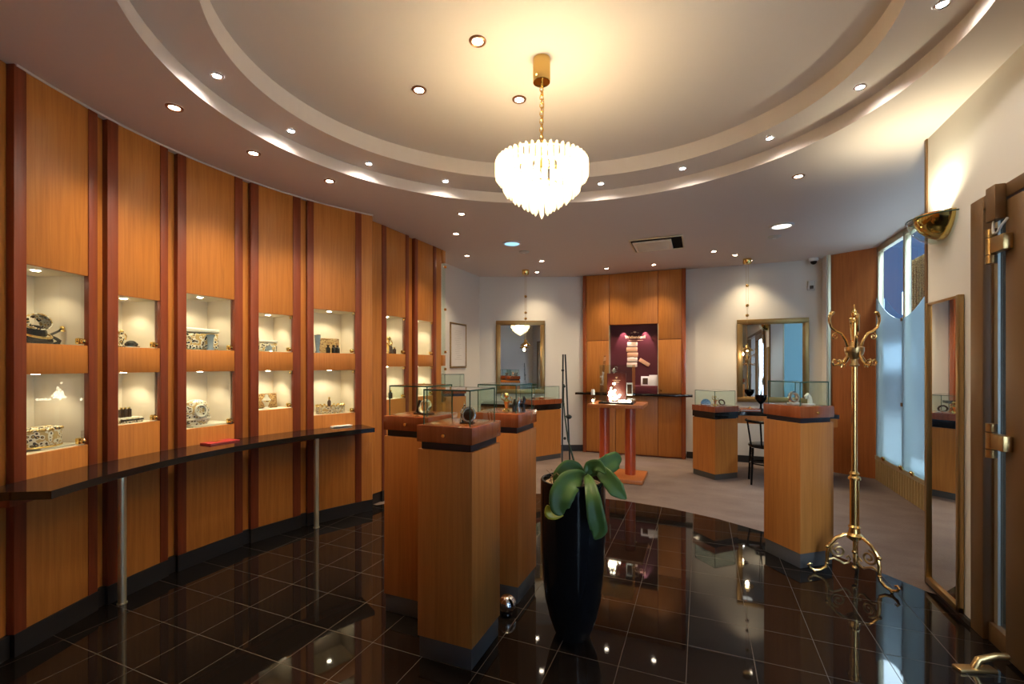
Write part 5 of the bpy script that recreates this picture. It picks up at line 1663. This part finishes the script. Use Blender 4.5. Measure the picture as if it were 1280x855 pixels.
def prism_rod(x, y, zt, zb, r, a):
    mb = MB()
    bm = mb.bm
    ring = lambda z, q: [bm.verts.new((x + q * math.cos(a + j * 2 * PI / 3), y + q * math.sin(a + j * 2 * PI / 3), z)) for j in range(3)]
    r0, r1, r2, r3 = ring(zt + 0.012, r * 0.35), ring(zt, r), ring(zb + 0.02, r), ring(zb, r * 0.12)
    for p_, q_ in ((r0, r1), (r1, r2), (r2, r3)):
        for j in range(3):
            bm.faces.new((p_[j], p_[(j + 1) % 3], q_[(j + 1) % 3], q_[j]))
    bm.faces.new(r0[::-1]); bm.faces.new(r3)
    return mb.build('prism', M['crystal'], t, smooth=False)


tiers = [(0.243, 48, -0.575, -0.672, 0.0145), (0.200, 32, -0.62, -0.742, 0.0148), (0.150, 20, -0.66, -0.786, 0.0152)]
for rr, nn_, zt_, zb_, pr in tiers:
    for i in range(nn_):
        a = 2 * PI * i / nn_ + rr * 7
        prism_rod(rr * math.cos(a), rr * math.sin(a), zt_, zb_ - 0.004 * (i % 2), pr, a)
inner_ = []
for rr, nn_, zt_, zb_, pr in ((0.098, 15, -0.70, -0.822, 0.0152), (0.048, 8, -0.735, -0.856, 0.0152), (0.0, 1, -0.76, -0.884, 0.014)):
    for i in range(nn_):
        a = 2 * PI * i / nn_ + rr * 7
        inner_.append(prism_rod(rr * math.cos(a), rr * math.sin(a), zt_, zb_, pr, a))
bmx = bmesh.new()
for o in inner_:
    bmx.from_mesh(o.data)
    bpy.data.objects.remove(o)
me = bpy.data.meshes.new('lower_prisms')
bmx.to_mesh(me); bmx.free()
me.materials.append(M['crystal'])
o = bpy.data.objects.new('lower_prisms', me); COL.objects.link(o); o.parent = t; o['kind'] = 'stuff'
mb = MB()
bl = [(0.11 * math.cos(a), 0.11 * math.sin(a), ZT - 0.055) for a in [i * PI / 3 for i in range(6)]]
for p in bl:
    mb = MB(); mb.ball(p, (0.016, 0.016, 0.028), 12, 8); mb.cone((p[0], p[1], p[2] + 0.02), (p[0], p[1], ZT - 0.0), 0.008, n=10); mb.build('bulb', M['bulb'], t)
point('chandelier_glow', (pc.x, pc.y, ZU + ZT - 0.05), 21, (1.0, 0.78, 0.44), 0.13)
point('chandelier_top', (pc.x, pc.y, ZU + ZT + 0.06), 2.0, (1.0, 0.76, 0.40), 0.10)

# ================================================================== DAYLIGHT
sc = bpy.context.scene
w = bpy.data.worlds.new('sky')
sc.world = w
w.use_nodes = True
bg = w.node_tree.nodes['Background']
bg.inputs['Color'].default_value = (0.62, 0.80, 1.0, 1)
bg.inputs['Strength'].default_value = 8.0


def portal(name, loc, rot, sx, sy):
    li = bpy.data.lights.new(name, 'AREA')
    li.shape = 'RECTANGLE'
    li.size = sx; li.size_y = sy
    li.cycles.is_portal = True
    o = bpy.data.objects.new(name, li)
    COL.objects.link(o)
    o.location = loc
    o.rotation_euler = rot


portal('window_portal', (2.14, 5.4, 1.58), (0, R(90), 0), 2.6, 3.2)
portal('door_portal', (1.60, 1.0, 1.16), (0, R(90), 0), 2.3, 4.5)

# ================================================================== CAMERA AND LOOK
cam = bpy.data.cameras.new('camera')
co = bpy.data.objects.new('camera', cam)
COL.objects.link(co)
co.location = (0, 0, EYE)
co.rotation_euler = (R(90), 0, YAW)
cam.sensor_width = 36
cam.lens = F / 1280 * 36
cam.shift_y = (VH - 427.5) / 1280
cam.clip_start = 0.02
sc.camera = co
sc.view_settings.view_transform = 'Standard'
sc.view_settings.look = 'None'
sc.view_settings.exposure = 0.95
sc.view_settings.gamma = 1.0
sc.view_settings.use_curve_mapping = False
cy = sc.cycles
cy.use_denoising = True
cy.max_bounces = 10
cy.diffuse_bounces = 4
cy.glossy_bounces = 5
cy.transmission_bounces = 6
cy.transparent_max_bounces = 24
cy.caustics_reflective = False
cy.caustics_refractive = False
cy.sample_clamp_indirect = 4.0
